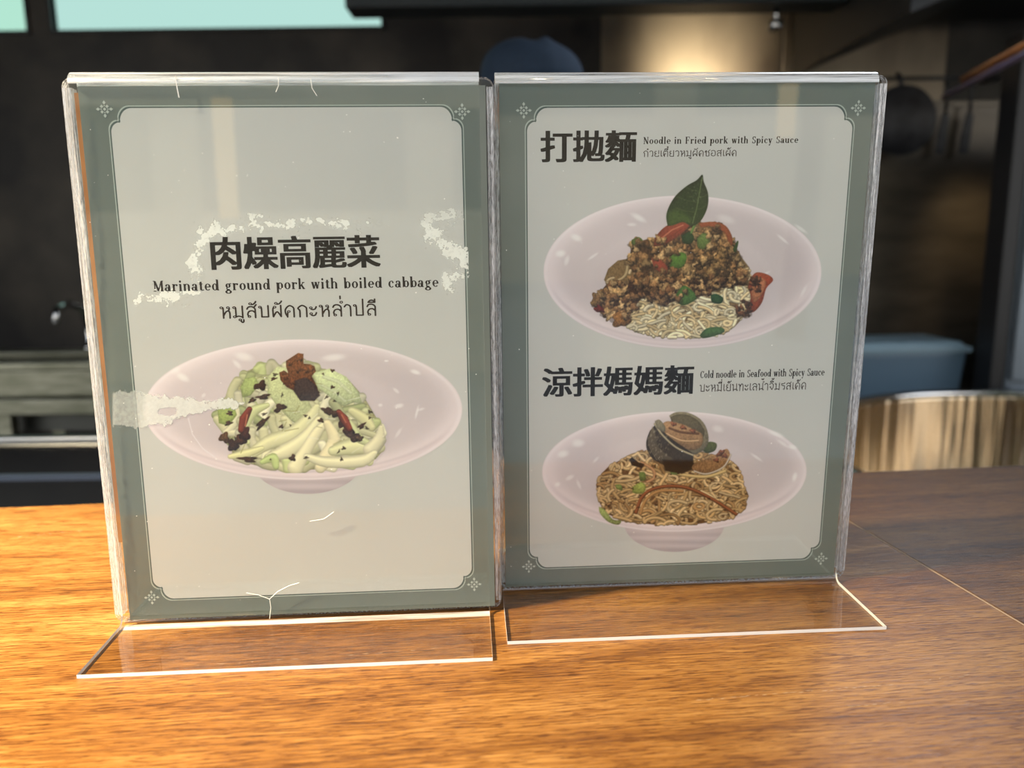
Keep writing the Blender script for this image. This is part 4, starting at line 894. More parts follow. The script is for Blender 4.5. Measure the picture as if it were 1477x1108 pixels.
cr_.text('thai_lettering', thai_line('บะหมี่เย็นทะเลน้ำจิ้มรสเด็ด', .66), ((1010, 545.5), (1163.5, 564)), INK2)
b_, f_ = paint_basil_noodle()
bw = cr_.picture(b_, 'printed_bowl', 4, None, 'upper printed white bowl'); cr_.picture(f_, 'printed_food', 6, bw, 'printed noodles with minced pork and a basil leaf', b_)
b_, f_ = paint_clam_noodle()
bw = cr_.picture(b_, 'printed_bowl', 4, None, 'lower printed white bowl with a ridged foot'); cr_.picture(f_, 'printed_food', 6, bw, 'printed brown noodles topped with open clams', b_)

# whitish contact marks where the laminate clings to the acrylic (ragged outlines of their own)
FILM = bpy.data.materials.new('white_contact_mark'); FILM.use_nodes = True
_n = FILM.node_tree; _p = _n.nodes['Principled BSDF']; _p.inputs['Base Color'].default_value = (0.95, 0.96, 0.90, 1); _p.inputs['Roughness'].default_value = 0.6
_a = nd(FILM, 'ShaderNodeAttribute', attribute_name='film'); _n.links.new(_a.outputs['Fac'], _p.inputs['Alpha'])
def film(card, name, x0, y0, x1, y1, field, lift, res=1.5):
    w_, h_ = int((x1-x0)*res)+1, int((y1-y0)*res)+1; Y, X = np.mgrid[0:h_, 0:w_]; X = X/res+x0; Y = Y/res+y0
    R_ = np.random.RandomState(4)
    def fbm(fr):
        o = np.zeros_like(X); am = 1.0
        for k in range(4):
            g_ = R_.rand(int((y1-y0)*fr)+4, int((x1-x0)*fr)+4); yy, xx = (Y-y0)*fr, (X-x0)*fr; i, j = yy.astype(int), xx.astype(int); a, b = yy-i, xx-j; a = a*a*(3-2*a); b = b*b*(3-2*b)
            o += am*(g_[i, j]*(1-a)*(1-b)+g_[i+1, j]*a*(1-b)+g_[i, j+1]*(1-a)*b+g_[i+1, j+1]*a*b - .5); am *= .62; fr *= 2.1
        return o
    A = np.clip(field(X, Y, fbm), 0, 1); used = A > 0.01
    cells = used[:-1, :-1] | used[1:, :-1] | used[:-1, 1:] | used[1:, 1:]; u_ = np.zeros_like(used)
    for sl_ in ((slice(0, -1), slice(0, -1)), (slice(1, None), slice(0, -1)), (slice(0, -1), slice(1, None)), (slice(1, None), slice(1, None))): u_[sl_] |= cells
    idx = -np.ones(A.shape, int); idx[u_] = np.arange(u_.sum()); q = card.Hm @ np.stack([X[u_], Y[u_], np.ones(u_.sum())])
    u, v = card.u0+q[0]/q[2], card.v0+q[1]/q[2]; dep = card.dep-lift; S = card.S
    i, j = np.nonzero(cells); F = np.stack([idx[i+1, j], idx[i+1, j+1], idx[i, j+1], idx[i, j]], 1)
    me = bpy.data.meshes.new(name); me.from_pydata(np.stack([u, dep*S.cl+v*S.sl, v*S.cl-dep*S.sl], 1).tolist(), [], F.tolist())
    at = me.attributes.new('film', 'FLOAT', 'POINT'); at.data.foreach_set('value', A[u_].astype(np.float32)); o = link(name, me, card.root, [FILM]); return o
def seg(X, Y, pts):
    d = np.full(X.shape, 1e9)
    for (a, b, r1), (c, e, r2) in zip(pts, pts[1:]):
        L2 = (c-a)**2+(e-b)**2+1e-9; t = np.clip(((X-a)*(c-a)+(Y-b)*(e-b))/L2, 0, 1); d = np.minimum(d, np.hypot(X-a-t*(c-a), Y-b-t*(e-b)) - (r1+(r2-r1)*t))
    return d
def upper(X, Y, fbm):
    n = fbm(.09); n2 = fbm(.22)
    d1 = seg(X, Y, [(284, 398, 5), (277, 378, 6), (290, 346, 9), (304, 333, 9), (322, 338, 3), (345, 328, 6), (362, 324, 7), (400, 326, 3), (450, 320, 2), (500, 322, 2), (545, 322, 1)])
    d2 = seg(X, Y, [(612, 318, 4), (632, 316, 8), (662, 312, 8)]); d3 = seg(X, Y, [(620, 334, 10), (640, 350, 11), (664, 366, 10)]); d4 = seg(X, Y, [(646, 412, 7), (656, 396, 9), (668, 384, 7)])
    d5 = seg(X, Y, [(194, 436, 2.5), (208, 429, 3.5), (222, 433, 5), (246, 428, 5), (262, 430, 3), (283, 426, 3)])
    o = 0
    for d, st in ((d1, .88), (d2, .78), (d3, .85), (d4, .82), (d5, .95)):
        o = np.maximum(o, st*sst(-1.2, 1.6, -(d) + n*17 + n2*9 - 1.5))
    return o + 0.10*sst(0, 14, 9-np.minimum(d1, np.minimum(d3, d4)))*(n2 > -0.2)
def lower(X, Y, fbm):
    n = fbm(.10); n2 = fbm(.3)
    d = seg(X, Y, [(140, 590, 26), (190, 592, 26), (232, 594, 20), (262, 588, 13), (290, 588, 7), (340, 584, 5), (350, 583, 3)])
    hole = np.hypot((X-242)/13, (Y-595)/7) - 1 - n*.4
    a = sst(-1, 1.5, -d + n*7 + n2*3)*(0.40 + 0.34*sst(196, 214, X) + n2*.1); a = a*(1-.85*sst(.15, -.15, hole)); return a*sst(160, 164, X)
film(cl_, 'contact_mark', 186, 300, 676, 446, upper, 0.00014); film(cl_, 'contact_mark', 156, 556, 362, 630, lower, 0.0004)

# scratches and fine cracks on the faces of the acrylic
CRK = mat('white_crack_in_acrylic', (0.85, 0.85, 0.8), 0.5)
def crack(S, root, Hm, u0, v0, pts, r=0.00022):
    L_ = []
    for x, y in pts:
        q = Hm @ np.array([x, y, 1.0]); L_.append(S.V(u0+q[0]/q[2], -0.0001, v0+q[1]/q[2]))
    MB().tube(L_, r, 5).build('crack', CRK, root)
for pts, r in (([(255, 112), (257, 128), (260, 143)], .0003), ([(403, 112), (403, 124), (399, 134)], .0002), ([(449, 113), (451, 128), (458, 139)], .0002),
               ([(355, 853), (372, 856), (388, 862), (400, 851), (416, 843), (430, 839)], .0002), ([(388, 862), (390, 874), (388, 890)], .00016), ([(446, 751), (466, 748), (480, 738)], .0002)):
    crack(SL, stL, cl_.Hm, cl_.u0, cl_.v0, pts, r)
sys_seed = random.Random(3)
def specks(S, root, w, n):
    vs, fs = [], []
    for _ in range(n):
        u, v = sys_seed.uniform(0.004, w-0.004), sys_seed.uniform(0.008, 0.295); r = sys_seed.uniform(.0001, .0003)*(1.5 if sys_seed.random() < .1 else 1)
        k = len(vs); a0 = sys_seed.uniform(0, 3)
        vs += [S.V(u+r*math.cos(a0+a)*sys_seed.uniform(.6, 1.8), -0.00005, v+r*math.sin(a0+a)) for a in (0, 1.2, 2.5, 3.8, 5.0)]; fs.append(list(range(k, k+5)))
    me = bpy.data.meshes.new('dust_specks'); me.from_pydata(vs, [], fs); o = link('dust_specks', me, root, [CRK]); o['kind'] = 'stuff'
specks(SL, stL, 0.212, 130); specks(SR, stR, 0.212, 60)

# ------------------------------------------------------------------ kitchen behind the counter
# black induction hob right behind the counter, left
hb = empty('induction_hob', (-0.78, 1.0, ZF)); tag(hb, 'black glass-topped hob with a steel back edge, low behind the left end of the counter', 'stove')
ZH = -0.08 - ZF
MB().box(-0.50, -0.19, 0.0, 0.50, 0.17, ZH-0.012).build('cabinet', BLACK, hb, bevel=0.004)
MB().box(-0.51, -0.20, ZH-0.012, 0.51, 0.17, ZH).build('glass_top', BLACKG, hb, bevel=0.002)
MB().box(-0.51, 0.17, 0.0, 0.51, 0.190, ZH+0.007).build('back_edge', STEEL, hb, bevel=0.003)
MB().box(-0.51, -0.018, ZH, 0.51, -0.010, ZH+0.004).build('blue_highlight_strip', mat('blue_grey_highlight', (0.09, 0.12, 0.19), 0.35, 0.8), hb)  # strip added as the blue highlight line on the black glass
# steel sink bench at left
sk = empty('sink_trough', (-1.5, 2.3, ZF)); tag(sk, 'narrow stainless steel sink trough on legs before the dark wall at left', 'sink')
PST = noisy(mat('dull_pale_steel', rough=0.35, metal=0.9), (0.20, 0.20, 0.14), (0.34, 0.33, 0.25), (3, 1, 20), 4, 4, 0.1)
zt = -0.115 - ZF
MB().box(-0.75, -0.10, zt-0.022, 0.62, -0.04, zt).box(-0.75, 0.12, zt-0.022, 0.62, 0.20, zt).box(-0.75, -0.04, zt-0.022, -0.6, 0.12, zt).box(0.5, -0.04, zt-0.022, 0.62, 0.12, zt).build('bench_top', PST, sk, bevel=0.003)
DKS = mat('dark_wet_steel', (0.10, 0.10, 0.09), 0.4, 0.8)
MB().box(-0.6, -0.04, zt-0.2, 0.5, -0.03, zt-0.02).box(-0.6, 0.11, zt-0.2, 0.5, 0.12, zt-0.02).box(-0.6, -0.04, zt-0.2, -0.59, 0.12, zt-0.02).box(0.49, -0.04, zt-0.2, 0.5, 0.12, zt-0.02).box(-0.6, -0.04, zt-0.21, 0.5, 0.12, zt-0.2).build('trough', DKS, sk)
MB().box(0.03, -0.105, zt-0.095, 0.62, -0.095, zt-0.022).box(-0.75, -0.105, zt-0.05, 0.03, -0.095, zt-0.022).build('apron', PST, sk, bevel=0.002)
MB().box(-0.75, -0.125, zt-0.145, 0.62, -0.095, zt-0.100).build('front_rail', PST, sk, bevel=0.004)
for x, y in ((0.055, -0.11), (0.56, -0.11), (-0.72, -0.11), (-0.72, 0.15), (0.56, 0.15), (0.055, 0.15)):
    MB().box(x-0.022, y-0.0, 0.0, x+0.022, y+0.035, zt-0.14).build('leg', PST, sk, bevel=0.003)
fc = empty('faucet', (-1.32, 2.47, -0.115)); tag(fc, 'chrome tap standing on the sink bench beside the left stand', 'faucet')
MB().lathe([(0.028, 0), (0.028, 0.012), (0.016, 0.02), (0.016, 0.09), (0.02, 0.095), (0.02, 0.12), (0.006, 0.128)], n=24).build('body', CHROME, fc, True)
MB().tube(crom3 := [(0, 0, 0.08), (0, -0.03, 0.13), (0, -0.10, 0.155), (0, -0.17, 0.14), (0, -0.185, 0.10)], 0.011, 12).build('spout', CHROME, fc, True)
MB().tube([(0, 0, 0.125), (0.02, 0.0, 0.15), (0.055, -0.01, 0.165)], [0.009, 0.008, 0.011], 10).build('handle', CHROME, fc, True)

# big stainless cauldron at right
cg = empty('steel_cauldron', (1.165, 1.43, ZF)); tag(cg, 'large round stainless steel cauldron right behind the counter, its bright rim showing at right', 'pot')
zr = -0.200 - ZF; RC = 0.575
POT = mat('streaked_polished_steel', (0.66, 0.53, 0.37), 0.16, 1.0)  # golden tint stands in for the warm counter mirrored in the steel
def potmat(m_):
    L = m_.node_tree.links; b = m_.node_tree.nodes['Principled BSDF']
    t = nd(m_, 'ShaderNodeTexCoord'); mp = nd(m_, 'ShaderNodeMapping'); mp.inputs['Scale'].default_value = (1, 1, 0.03)
    n = nd(m_, 'ShaderNodeTexNoise'); n.inputs['Scale'].default_value = 9; n.inputs['Detail'].default_value = 4
    bp = nd(m_, 'ShaderNodeBump'); bp.inputs['Strength'].default_value = 1.0; bp.inputs['Distance'].default_value = 0.02
    L.new(t.outputs['Object'], mp.inputs[0]); L.new(mp.outputs[0], n.inputs['Vector']); L.new(n.outputs[0], bp.inputs['Height']); L.new(bp.outputs[0], b.inputs['Normal'])
potmat(POT)
MB().lathe([(0.02, zr-0.42), (RC-0.05, zr-0.42), (RC-0.008, zr-0.38), (RC-0.002, zr-0.01), (RC, zr), (RC+0.008, zr), (RC+0.008, zr-0.40), (RC-0.05, zr-0.435), (0.02, zr-0.435)], n=96).build('bowl_wall', POT, cg, True)
rm = MB(); N = 96
tor = [(RC+0.004+0.011*math.cos(a), zr+0.003+0.011*math.sin(a)) for a in [2*math.pi*k/10 for k in range(10)]]
rings = [[rm.bm.verts.new((r*math.cos(2*math.pi*k/N), r*math.sin(2*math.pi*k/N), z)) for k in range(N)] for r, z in tor]
for i in range(10):
    for k in range(N): rm.bm.faces.new((rings[i][k], rings[i][(k+1) % N], rings[(i+1) % 10][(k+1) % N], rings[(i+1) % 10][k]))
rm.build('rim', CHROME, cg, True)
for x, y in ((-0.33, -0.33), (0.33, -0.33), (-0.33, 0.33), (0.33, 0.33)):
    MB().tube([(x, y, 0), (x, y, zr-0.43)], 0.025, 12).build('leg', STEEL, cg, True)

# bench and cold container behind
bn = empty('prep_bench', (1.14, 2.27, ZF)); tag(bn, 'low steel prep bench behind the cauldron carrying the blue tub', 'bench')
zb_ = -0.262 - ZF
MB().box(-0.45, -0.19, zb_-0.03, 0.11, 0.14, zb_).build('bench_top', noisy(mat('dark_steel_top', rough=0.35, metal=0.9), (0.10, 0.11, 0.12), (0.2, 0.2, 0.2), nscale=5), bn, bevel=0.003)
for x, y in ((-0.42, -0.17), (0.07, -0.17), (-0.42, 0.09), (0.07, 0.09)): MB().box(x, y, 0, x+0.03, y+0.03, zb_-0.03).build('leg', STEEL, bn)
tb = empty('plastic_tub', (1.095, 2.24, -0.262), 0.06); tag(tb, 'translucent blue plastic food tub with a lipped lid on the bench behind the cauldron', 'container')
BLU = mat('cloudy_blue_plastic', (0.16, 0.26, 0.36), 0.35, Transmission_Weight=0.25); BLU2 = mat('pale_blue_lid_plastic', (0.26, 0.38, 0.45), 0.3)
t_b = MB()
def taper(mb, w0, d0, w1, d1, z0, z1):
    v = [mb.bm.verts.new(p) for p in ((-w0,-d0,z0),(w0,-d0,z0),(w0,d0,z0),(-w0,d0,z0),(-w1,-d1,z1),(w1,-d1,z1),(w1,d1,z1),(-w1,d1,z1))]
    for q in ((0,3,2,1),(4,5,6,7),(0,1,5,4),(1,2,6,5),(2,3,7,6),(3,0,4,7)): mb.bm.faces.new([v[i] for i in q])
    return mb
taper(t_b, 0.145, 0.09, 0.155, 0.10, 0, 0.155).build('tub_body', BLU, tb, bevel=0.012, seg=3)
taper(MB(), 0.163, 0.108, 0.163, 0.108, 0.152, 0.166).build('rim', BLU2, tb, bevel=0.004); taper(MB(), 0.155, 0.10, 0.14, 0.088, 0.166, 0.180).build('lid', BLU2, tb, bevel=0.006)
for sx_ in (-1, 1): MB().box(sx_*0.168-0.006, -0.03, 0.10, sx_*0.168+0.006, 0.03, 0.155).build('clip', BLU2, tb, bevel=0.002)

# tall steel cabinet with black door post
fg = empty('steel_cabinet', (1.35, 2.62, ZF)); tag(fg, 'tall brushed steel cabinet reflecting warm light at the right edge', 'cabinet')
CABM = noisy(mat('warm_brushed_steel_door', rough=0.40, metal=0.45), (0.07, 0.06, 0.048), (0.15, 0.125, 0.095), (1, 1, 3), 3, 5, 0.1, (0.28, 0.45))
zc = 0.60 - ZF
MB().box(-0.42, -0.16, 0.06, 0.18, 0.38, zc).build('carcass', CABM, fg, bevel=0.004)
MB().box(-0.41, -0.185, 0.10, 0.175, -0.162, zc-0.02).build('door', CABM, fg, bevel=0.003)
for x, y in ((-0.40, -0.14), (0.14, -0.14), (-0.40, 0.34), (0.14, 0.34)): MB().box(x, y, 0, x+0.03, y+0.03, 0.06).build('foot', BLACK, fg)
hl_ = bpy.data.lights.new('hood_light', 'SPOT'); hl_.energy = 16; hl_.color = (1.0, 0.72, 0.38); hl_.spot_size = 0.75; hl_.spot_blend = 1.0; hl_.shadow_soft_size = 0.03
hlo = bpy.data.objects.new('hood_light', hl_); COL.objects.link(hlo); hlo.location = (1.32, 2.09, 0.70); hlo.rotation_euler = (Vector((1.38, 2.44, 0.02)) - Vector((1.32, 2.09, 0.70))).to_track_quat('-Z', 'Y').to_euler()
po = tag(MB().box(1.268, 2.06, ZF, 1.305, 2.14, 0.70).build('black_post', BLACK, bevel=0.003), 'narrow black upright post at the right edge of the view', 'post')
gc = empty('grey_cupboard', (1.56, 2.20, ZF)); tag(gc, 'grey-blue steel cupboard just showing at the far right edge', 'cupboard')
GRY = mat('grey_blue_lacquered_steel', (0.20, 0.24, 0.28), 0.35, 0.3)
MB().box(-0.24, -0.12, 0.05, 0.3, 0.0, 1.55).build('carcass', GRY, gc, bevel=0.004)
MB().box(-0.235, -0.140, 0.06, 0.29, -0.122, 0.855).build('door', GRY, gc, bevel=0.003); MB().box(-0.235, -0.140, 0.875, 0.29, -0.122, 1.54).build('door', GRY, gc, bevel=0.003)
for x in (-0.22, 0.27): MB().box(x, -0.10, 0, x+0.02, -0.02, 0.05).build('foot', BLACK, gc)

# hanging pan, hooks, rods at upper right
rl = empty('utensil_rail', (1.22, 2.42, 0.655)); tag(rl, 'thin black rail under the hood with utensils hanging from it', 'rail')
MB().tube([(-0.24, 0, 0), (0.24, 0, 0)], 0.006, 10).build('rod', BLACK, rl, True)
for x in (-0.23, 0.23): MB().box(x-0.008, -0.008, 0, x+0.008, 0.12, 0.012).build('bracket', BLACK, rl)
pn = empty('skillet', (1.125, 2.385, 0.53)); tag(pn, 'round black skillet hanging beside the right stand', 'pan')
MB().lathe([(0.001, 0.0), (0.075, 0.0), (0.095, -0.03), (0.098, -0.03), (0.078, 0.005), (0.001, 0.005)], n=48, axis='Y').build('pan_body', IRON, pn, True)
MB().tube([(0, -0.01, 0.085), (0, 0.0, 0.12), (0, 0.02, 0.134)], 0.007, 8).build('handle', IRON, pn, True)
for x in (1.265, 1.335):
    tg = empty('black_tongs', (x, 2.40, 0.44)); tag(tg, ('left' if x < 1.3 else 'right') + ' one of two black utensils hanging side by side at upper right', 'utensil', 'black utensils on the rail')
    MB().prism([(-0.014, 0, 0.0), (0.012, 0, 0.0), (0.016, 0, 0.05), (0.020, 0, 0.11), (-0.002, 0, 0.115), (-0.012, 0, 0.05)], (0, 0.008, 0)).build('blade', IRON, tg, bevel=0.002)
    MB().tube([(0.008, 0.004, 0.11), (0.010, 0.010, 0.19), (0.010, 0.02, 0.215)], 0.005, 8).build('handle', IRON, tg, True)
wr = tag(MB().tube([(1.095, 2.0, 0.575), (1.03, 1.5, 0.600)], [0.009, 0.006], 14).build('wooden_rod', noisy(mat('orange_brown_wood', rough=0.5), (0.28, 0.10, 0.03), (0.46, 0.19, 0.06), (4, 1, 4), 8), smooth=True), 'orange-brown wooden rod slanting in from the upper right', 'rod')
pr = tag(MB().tube([(1.050, 2.0, 0.535), (1.02, 1.55, 0.570)], [0.006, 0.006], 12).build('mauve_rod', mat('mauve_plastic', (0.12, 0.09, 0.14), 0.4), smooth=True), 'thin mauve rod just below the orange wooden rod', 'rod')
rs = empty('rod_holder', (1.07, 1.62, 0.62)); tag(rs, 'black hanging bracket that carries the two slanted rods', 'bracket')
MB().tube([(-0.02, 0, 0.0), (-0.02, 0, 1.0)], 0.004, 8).build('hanger', BLACK, rs, True)
MB().box(-0.06, -0.01, -0.075, 0.0, 0.01, 0.0).build('plate', BLACK, rs)

# ------------------------------------------------------------------ the cook (only the cap shows above the stands)
def skin(name, nodes, edges, mt, parent, root=0, sub=2):
    me = bpy.data.meshes.new(name); me.from_pydata([n[:3] for n in nodes], edges, []); o = link(name, me, parent, [mt])
    o.modifiers.new('skin', 'SKIN'); sv = me.skin_vertices[0].data
    for i, n in enumerate(nodes):
        sv[i].radius = (n[3], n[4] if len(n) > 4 else n[3]); sv[i].use_root = (i == root)
    s_ = o.modifiers.new('sub', 'SUBSURF'); s_.levels = sub; s_.render_levels = sub
    for m_ in o.modifiers: pass
    dg = bpy.context.evaluated_depsgraph_get(); nm = bpy.data.meshes.new_from_object(o.evaluated_get(dg)); o.modifiers.clear(); o.data = nm
    for p in nm.polygons: p.use_smooth = True
    return o
pe = empty('person', (0.045, 1.60, ZF)); tag(pe, 'person in a dark blue cap standing behind the stands, only the cap showing', 'person')
SKINM = mat('skin', (0.50, 0.30, 0.21), 0.5); SHIRT = mat('charcoal_cotton', (0.035, 0.038, 0.045), 0.9); TROU = mat('black_cotton', (0.015, 0.015, 0.018), 0.9)
HZ = 1.50            # head centre height over floor
body_n = [(0,0,0.92,.13,.10),(0,0,1.08,.125,.095),(0,0,1.22,.15,.10),(0,0,1.325,.13,.085),(0,0,1.385,.055,.055),(0,-0.01,1.44,.05,.05),
          (.15,0,1.315,.055,.055),(.20,-.02,1.10,.042,.042),(.15,-.20,0.955,.032,.032),(.11,-.32,0.922,.026,.02),
          (-.15,0,1.315,.055,.055),(-.20,-.02,1.10,.042,.042),(-.15,-.20,0.955,.032,.032),(-.11,-.32,0.922,.026,.02),
          (.09,0,.84,.09,.09),(.10,0,.47,.06,.065),(.10,.02,.09,.04,.04),(.11,-.09,.03,.04,.025),
          (-.09,0,.84,.09,.09),(-.10,0,.47,.06,.065),(-.10,.02,.09,.04,.04),(-.11,-.09,.03,.04,.025)]
body_e = [(0,1),(1,2),(2,3),(3,4),(4,5),(3,6),(6,7),(7,8),(8,9),(3,10),(10,11),(11,12),(12,13),(0,14),(14,15),(15,16),(16,17),(0,18),(18,19),(19,20),(20,21)]
bd = skin('body', body_n, body_e, SHIRT, pe)
bd.data.materials.append(TROU); bd.data.materials.append(SKINM)
for p in bd.data.polygons:
    c = p.center
    if c.z < 0.93 and abs(c.x) < .19 and c.y > -.12: p.material_index = 1
    if c.z > 1.385 or (c.y < -.18 and c.z > .9): p.material_index = 2
# head with face
hm = bmesh.new(); bmesh.ops.create_uvsphere(hm, u_segments=40, v_segments=28, radius=1.0)
for v in hm.verts:
    x, y, z = v.co; jaw = 1-0.28*max(0, -z)**1.3
    v.co = Vector((x*0.074*jaw, y*0.094*(1-0.12*max(0, -z)), z*0.112))
    fx, fz = x, z
    if y < 0:
        v.co.y -= 0.020*math.exp(-((fx/0.16)**2+((fz+0.12)/0.20)**2))                       # nose
        v.co.y -= 0.008*math.exp(-((fx/0.30)**2+((fz+0.48)/0.08)**2)) ; v.co.y += 0.010*math.exp(-(((abs(fx)-0.36)/0.17)**2+((fz-0.05)/0.12)**2))
        v.co.y -= 0.006*math.exp(-((fx/0.3)**2+((fz+0.85)/0.2)**2))
me = bpy.data.meshes.new('head'); hm.to_mesh(me); hm.free(); hd_ = link('head', me, pe, [SKINM]); hd_.location = (0, -0.02, HZ)
for p in me.polygons: p.use_smooth = True
HAIR = mat('black_hair', (0.012, 0.010, 0.009), 0.5); EYEW = mat('eye', (0.40, 0.37, 0.34), 0.3); PUP = mat('dark_iris', (0.02, 0.012, 0.008), 0.15); LIP = mat('lips', (0.35, 0.13, 0.11), 0.5)
for s_ in (-1, 1):
    MB().lathe([(0.001, -0.0025), (0.005, -0.0018), (0.0072, 0.0), (0.001, 0.002)], (s_*0.028, -0.083, 0.004), 16, axis='Y').build('eye', EYEW, hd_, True)
    MB().lathe([(0.0005, -0.0025), (0.0045, -0.0020), (0.0052, 0.0), (0.0005, 0.001)], (s_*0.028, -0.0845, 0.004), 14, axis='Y').build('iris', PUP, hd_, True)
    MB().lathe([(0.001, -0.006), (0.020, -0.004), (0.026, 0.004), (0.018, 0.008), (0.001, 0.006)], (s_*0.073, 0.002, -0.004), 18, axis='X').build('ear', SKINM, hd_, True)
MB().tube([(-0.02, -0.088, -0.052), (0, -0.094, -0.050), (0.02, -0.088, -0.052)], [0.002, 0.0045, 0.002], 8).build('mouth', LIP, hd_, True)
hr = bmesh.new(); bmesh.ops.create_uvsphere(hr, u_segments=32, v_segments=20, radius=1.0)
bmesh.ops.delete(hr, geom=[v for v in hr.verts if v.co.z < -0.55 or (v.co.y < -0.25 and v.co.z < 0.45)], context='VERTS')
for v in hr.verts: v.co = Vector((v.co.x*0.080, v.co.y*0.101, v.co.z*0.116))
me = bpy.data.meshes.new('hair'); hr.to_mesh(me); hr.free(); link('hair', me, hd_, [HAIR])
# cap: six-panel dome with a soft fold and a peak
CAPM = noisy(mat('dark_blue_cotton', rough=0.85), (0.010, 0.024, 0.050), (0.015, 0.036, 0.072), nscale=300, bump=0.3)
cb = bmesh.new(); bmesh.ops.create_uvsphere(cb, u_segments=72, v_segments=36, radius=1.0)
bmesh.ops.delete(cb, geom=[v for v in cb.verts if v.co.z < -0.05], context='VERTS')
for v in cb.verts:
    x, y, z = v.co; th = math.atan2(y, x); r = math.hypot(x, y)
    zz = 0.088*(max(z, 0)**0.62)*(1-0.10*r*math.cos(th-0.3)) + 0.002
    k = 1 - 0.012*math.exp(-((th % (math.pi/3))-0.0)**2/0.004)*r
    zz += 0.006*math.exp(-((x-0.25)/0.12)**2-((y+0.3)/0.5)**2) - 0.007*math.exp(-((x-0.02)/0.16)**2-((y+0.3)/0.4)**2)
    v.co = Vector((x*0.099*k, y*0.108*k, zz))
me = bpy.data.meshes.new('cap'); cb.to_mesh(me); cb.free(); cap = link('cap', me, hd_, [CAPM]); cap.location = (-0.0, 0.0, 0.040); cap['label'] = 'dark blue cotton cap'
for p in me.polygons: p.use_smooth = True
sd = cap.modifiers.new('solid', 'SOLIDIFY'); sd.thickness = 0.002
pk = MB(); A, B = [], []
for k in range(17):
    a = math.pi + math.pi*k/16; A.append(pk.bm.verts.new((0.088*math.cos(a), 0.098*math.sin(a), 0.006))); B.append(pk.bm.verts.new((0.090*math.cos(a), 0.098*math.sin(a)+0.066*math.sin(a), -0.012+0.014*abs(math.cos(a)))))
for k in range(16): pk.bm.faces.new((A[k], A[k+1], B[k+1], B[k]))
pko = pk.build('peak', CAPM, cap, True); pko.modifiers.new('s', 'SOLIDIFY').thickness = 0.003
# hands
for s_ in (-1, 1):
    hn = [(s_*.11, -.32, .97, .022, .016), (s_*.10, -.36, .965, .030, .013), (s_*.095, -.405, .96, .030, .011)]; he = [(0, 1), (1, 2)]
    for q, (dx, ln) in enumerate(((-.026, .052), (-.009, .062), (.009, .058), (.025, .045))):
        k = len(hn); bx = s_*.095+dx
        hn += [(bx, -.415, .96, .0085), (bx+dx*.15, -.415-ln*.45, .955, .0080), (bx+dx*.2, -.415-ln*.8, .943, .0070), (bx+dx*.2, -.415-ln*.95, .930, .0060)]
        he += [(2, k), (k, k+1), (k+1, k+2), (k+2, k+3)]
    k = len(hn); hn += [(s_*.095-s_*.035, -.37, .960, .011), (s_*.095-s_*.058, -.395, .955, .0095), (s_*.095-s_*.066, -.425, .950, .008)]; he += [(1, k), (k, k+1), (k+1, k+2)]
    hn = [(n_[0], n_[1], n_[2]-.052)+tuple(n_[3:]) for n_ in hn]
    skin('hand', hn, he, SKINM, bd, 1, 2)
wt = empty('work_table', (0.05, 1.22, ZF)); tag(wt, 'narrow steel work table in front of the person, hidden behind the stands', 'table')
MB().box(-0.30, -0.16, 0.835, 0.42, 0.16, 0.86).build('table_top', STEEL, wt, bevel=0.003)
for x, y in ((-0.27, -0.14), (0.38, -0.14), (-0.27, 0.12), (0.38, 0.12)): MB().box(x, y, 0, x+0.03, y+0.02, 0.835).build('leg', STEEL, wt)

# ------------------------------------------------------------------ the street side behind the camera (seen only as reflections in the acrylic)
struct(MB().box(-3.2, -1.75, 1.77, 3.2, -1.0, 1.82).build('trim_1', DARKCEIL))
struct(MB().box(-9, -12, ZF-0.12, 9, 0.15, ZF-0.001).build('pavement', noisy(mat('pale_concrete_paving', rough=0.8), (0.13, 0.145, 0.155), (0.20, 0.215, 0.23), nscale=3)))
fa = empty('street_building', (0, -9, ZF)); tag(fa, 'pale shop building across the street, seen only mirrored in the acrylic', 'building')
FAC = noisy(mat('pale_render', rough=0.8), (0.46, 0.40, 0.28), (0.60, 0.52, 0.38), nscale=2)
MB().box(-9, -0.3, 0, 9, 0, 2.0).box(-9, -0.3, 3.2, 9, 0, 3.9).box(-9, -0.3, 2.0, 9, -0.26, 3.2).build('wall', FAC, fa)
for k in range(6):
    MB().box(-8.6+k*3, -0.25, 2.0, -6.2+k*3, -0.1, 3.2).build('window', mat('dark_window_glass', (0.03, 0.04, 0.05), 0.9, Specular_IOR_Level=0.1) if k == 0 else bpy.data.materials['dark_window_glass'], fa)
LEAF = mat('green_leaf', (0.06, 0.12, 0.03), 0.4, Transmission_Weight=0.0); BARK = mat('bark', (0.08, 0.055, 0.035), 0.9)
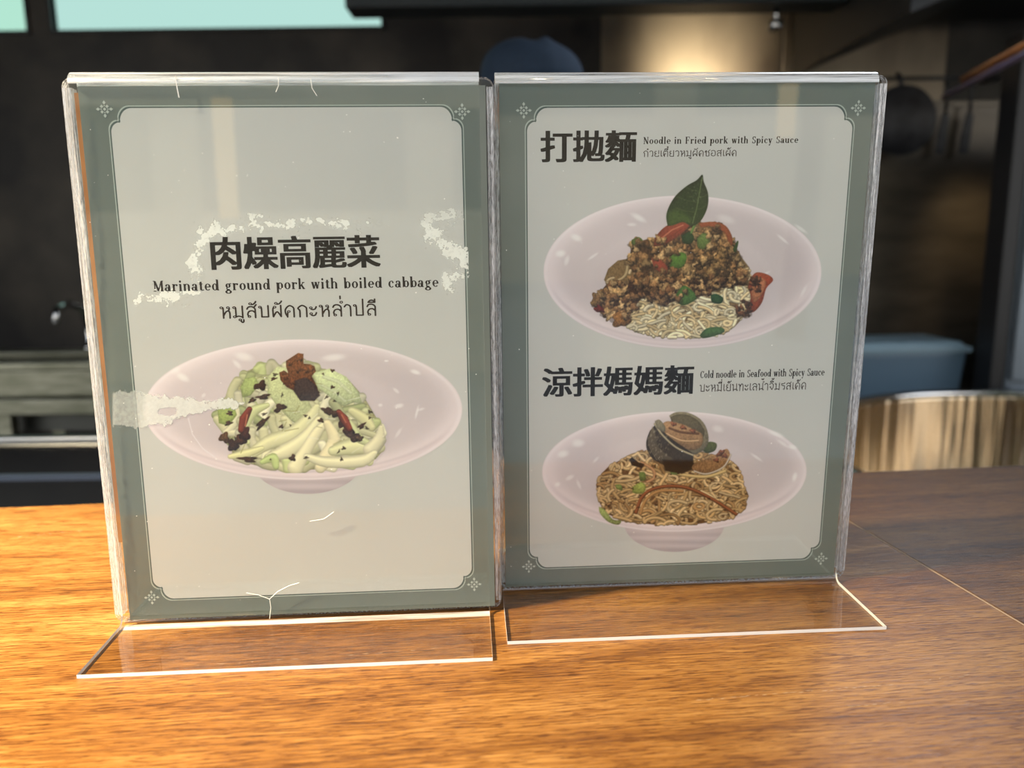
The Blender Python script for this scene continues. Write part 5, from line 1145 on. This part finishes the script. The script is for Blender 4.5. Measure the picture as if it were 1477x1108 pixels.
def tree(x, y, h, rx, rz_, n, lab, seed):
    R_ = random.Random(seed); t = empty('street_tree', (x, y, ZF)); tag(t, lab, 'tree')
    MB().tube([(0, 0, 0), (0.05, 0, h*.5), (0, 0.05, h)], [0.12, 0.09, 0.05], 10).build('trunk', BARK, t, True)
    vs, fs = [], []
    for _ in range(n):
        a, b, r = R_.uniform(0, 6.28), R_.uniform(-1, 1), R_.random()**0.35
        cl2 = [rx*r*math.sqrt(1-b*b)*math.cos(a), rx*r*math.sqrt(1-b*b)*math.sin(a), h+rz_*r*b + 0.10*math.sin(a*5)]
        u = Vector((R_.gauss(0, 1), R_.gauss(0, 1), R_.gauss(0, 1))).normalized(); w_ = u.orthogonal().normalized(); L_ = R_.uniform(.05, .10)
        c = Vector(cl2); k = len(vs); vs += [c-u*L_, c+w_*L_*.45, c+u*L_, c-w_*L_*.45]; fs.append((k, k+1, k+2, k+3))
    me = bpy.data.meshes.new('foliage'); me.from_pydata([tuple(v) for v in vs], [], fs); o = link('foliage', me, t, [LEAF]); o['kind'] = 'stuff'
tree(2.9, -5.2, 3.1, 1.6, 1.2, 4200, 'leafy tree right across the pavement, seen only as a reflection', 6)
# warm pendant lanterns over the shopfront, mirrored as upright streaks
for i, (x, z, l_) in enumerate(((-0.61, 0.54, 0.17), (1.09, 0.44, 0.08))):
    p = empty('pendant_lantern', (x, -1.6, z)); tag(p, ('longer' if i == 0 else 'shorter') + ' slim warm pendant lantern over the shopfront, mirrored in the ' + ('left' if i == 0 else 'right') + ' stand', 'lamp', 'pendant lanterns')
    MB().lathe([(0.005, -l_), (0.028, -l_), (0.030, l_), (0.005, l_)], n=24).build('shade', bpy.data.materials.get('warm_lantern') or emis('warm_lantern', (1.0, 0.70, 0.34), 2.2), p, True)
    MB().tube([(0, 0, l_), (0, 0, 1.75-z)], 0.004, 8).build('cord', BLACK, p, True)
    MB().box(-0.05, -0.05, 1.75-z, 0.05, 0.05, 1.77-z).build('canopy', BLACK, p)
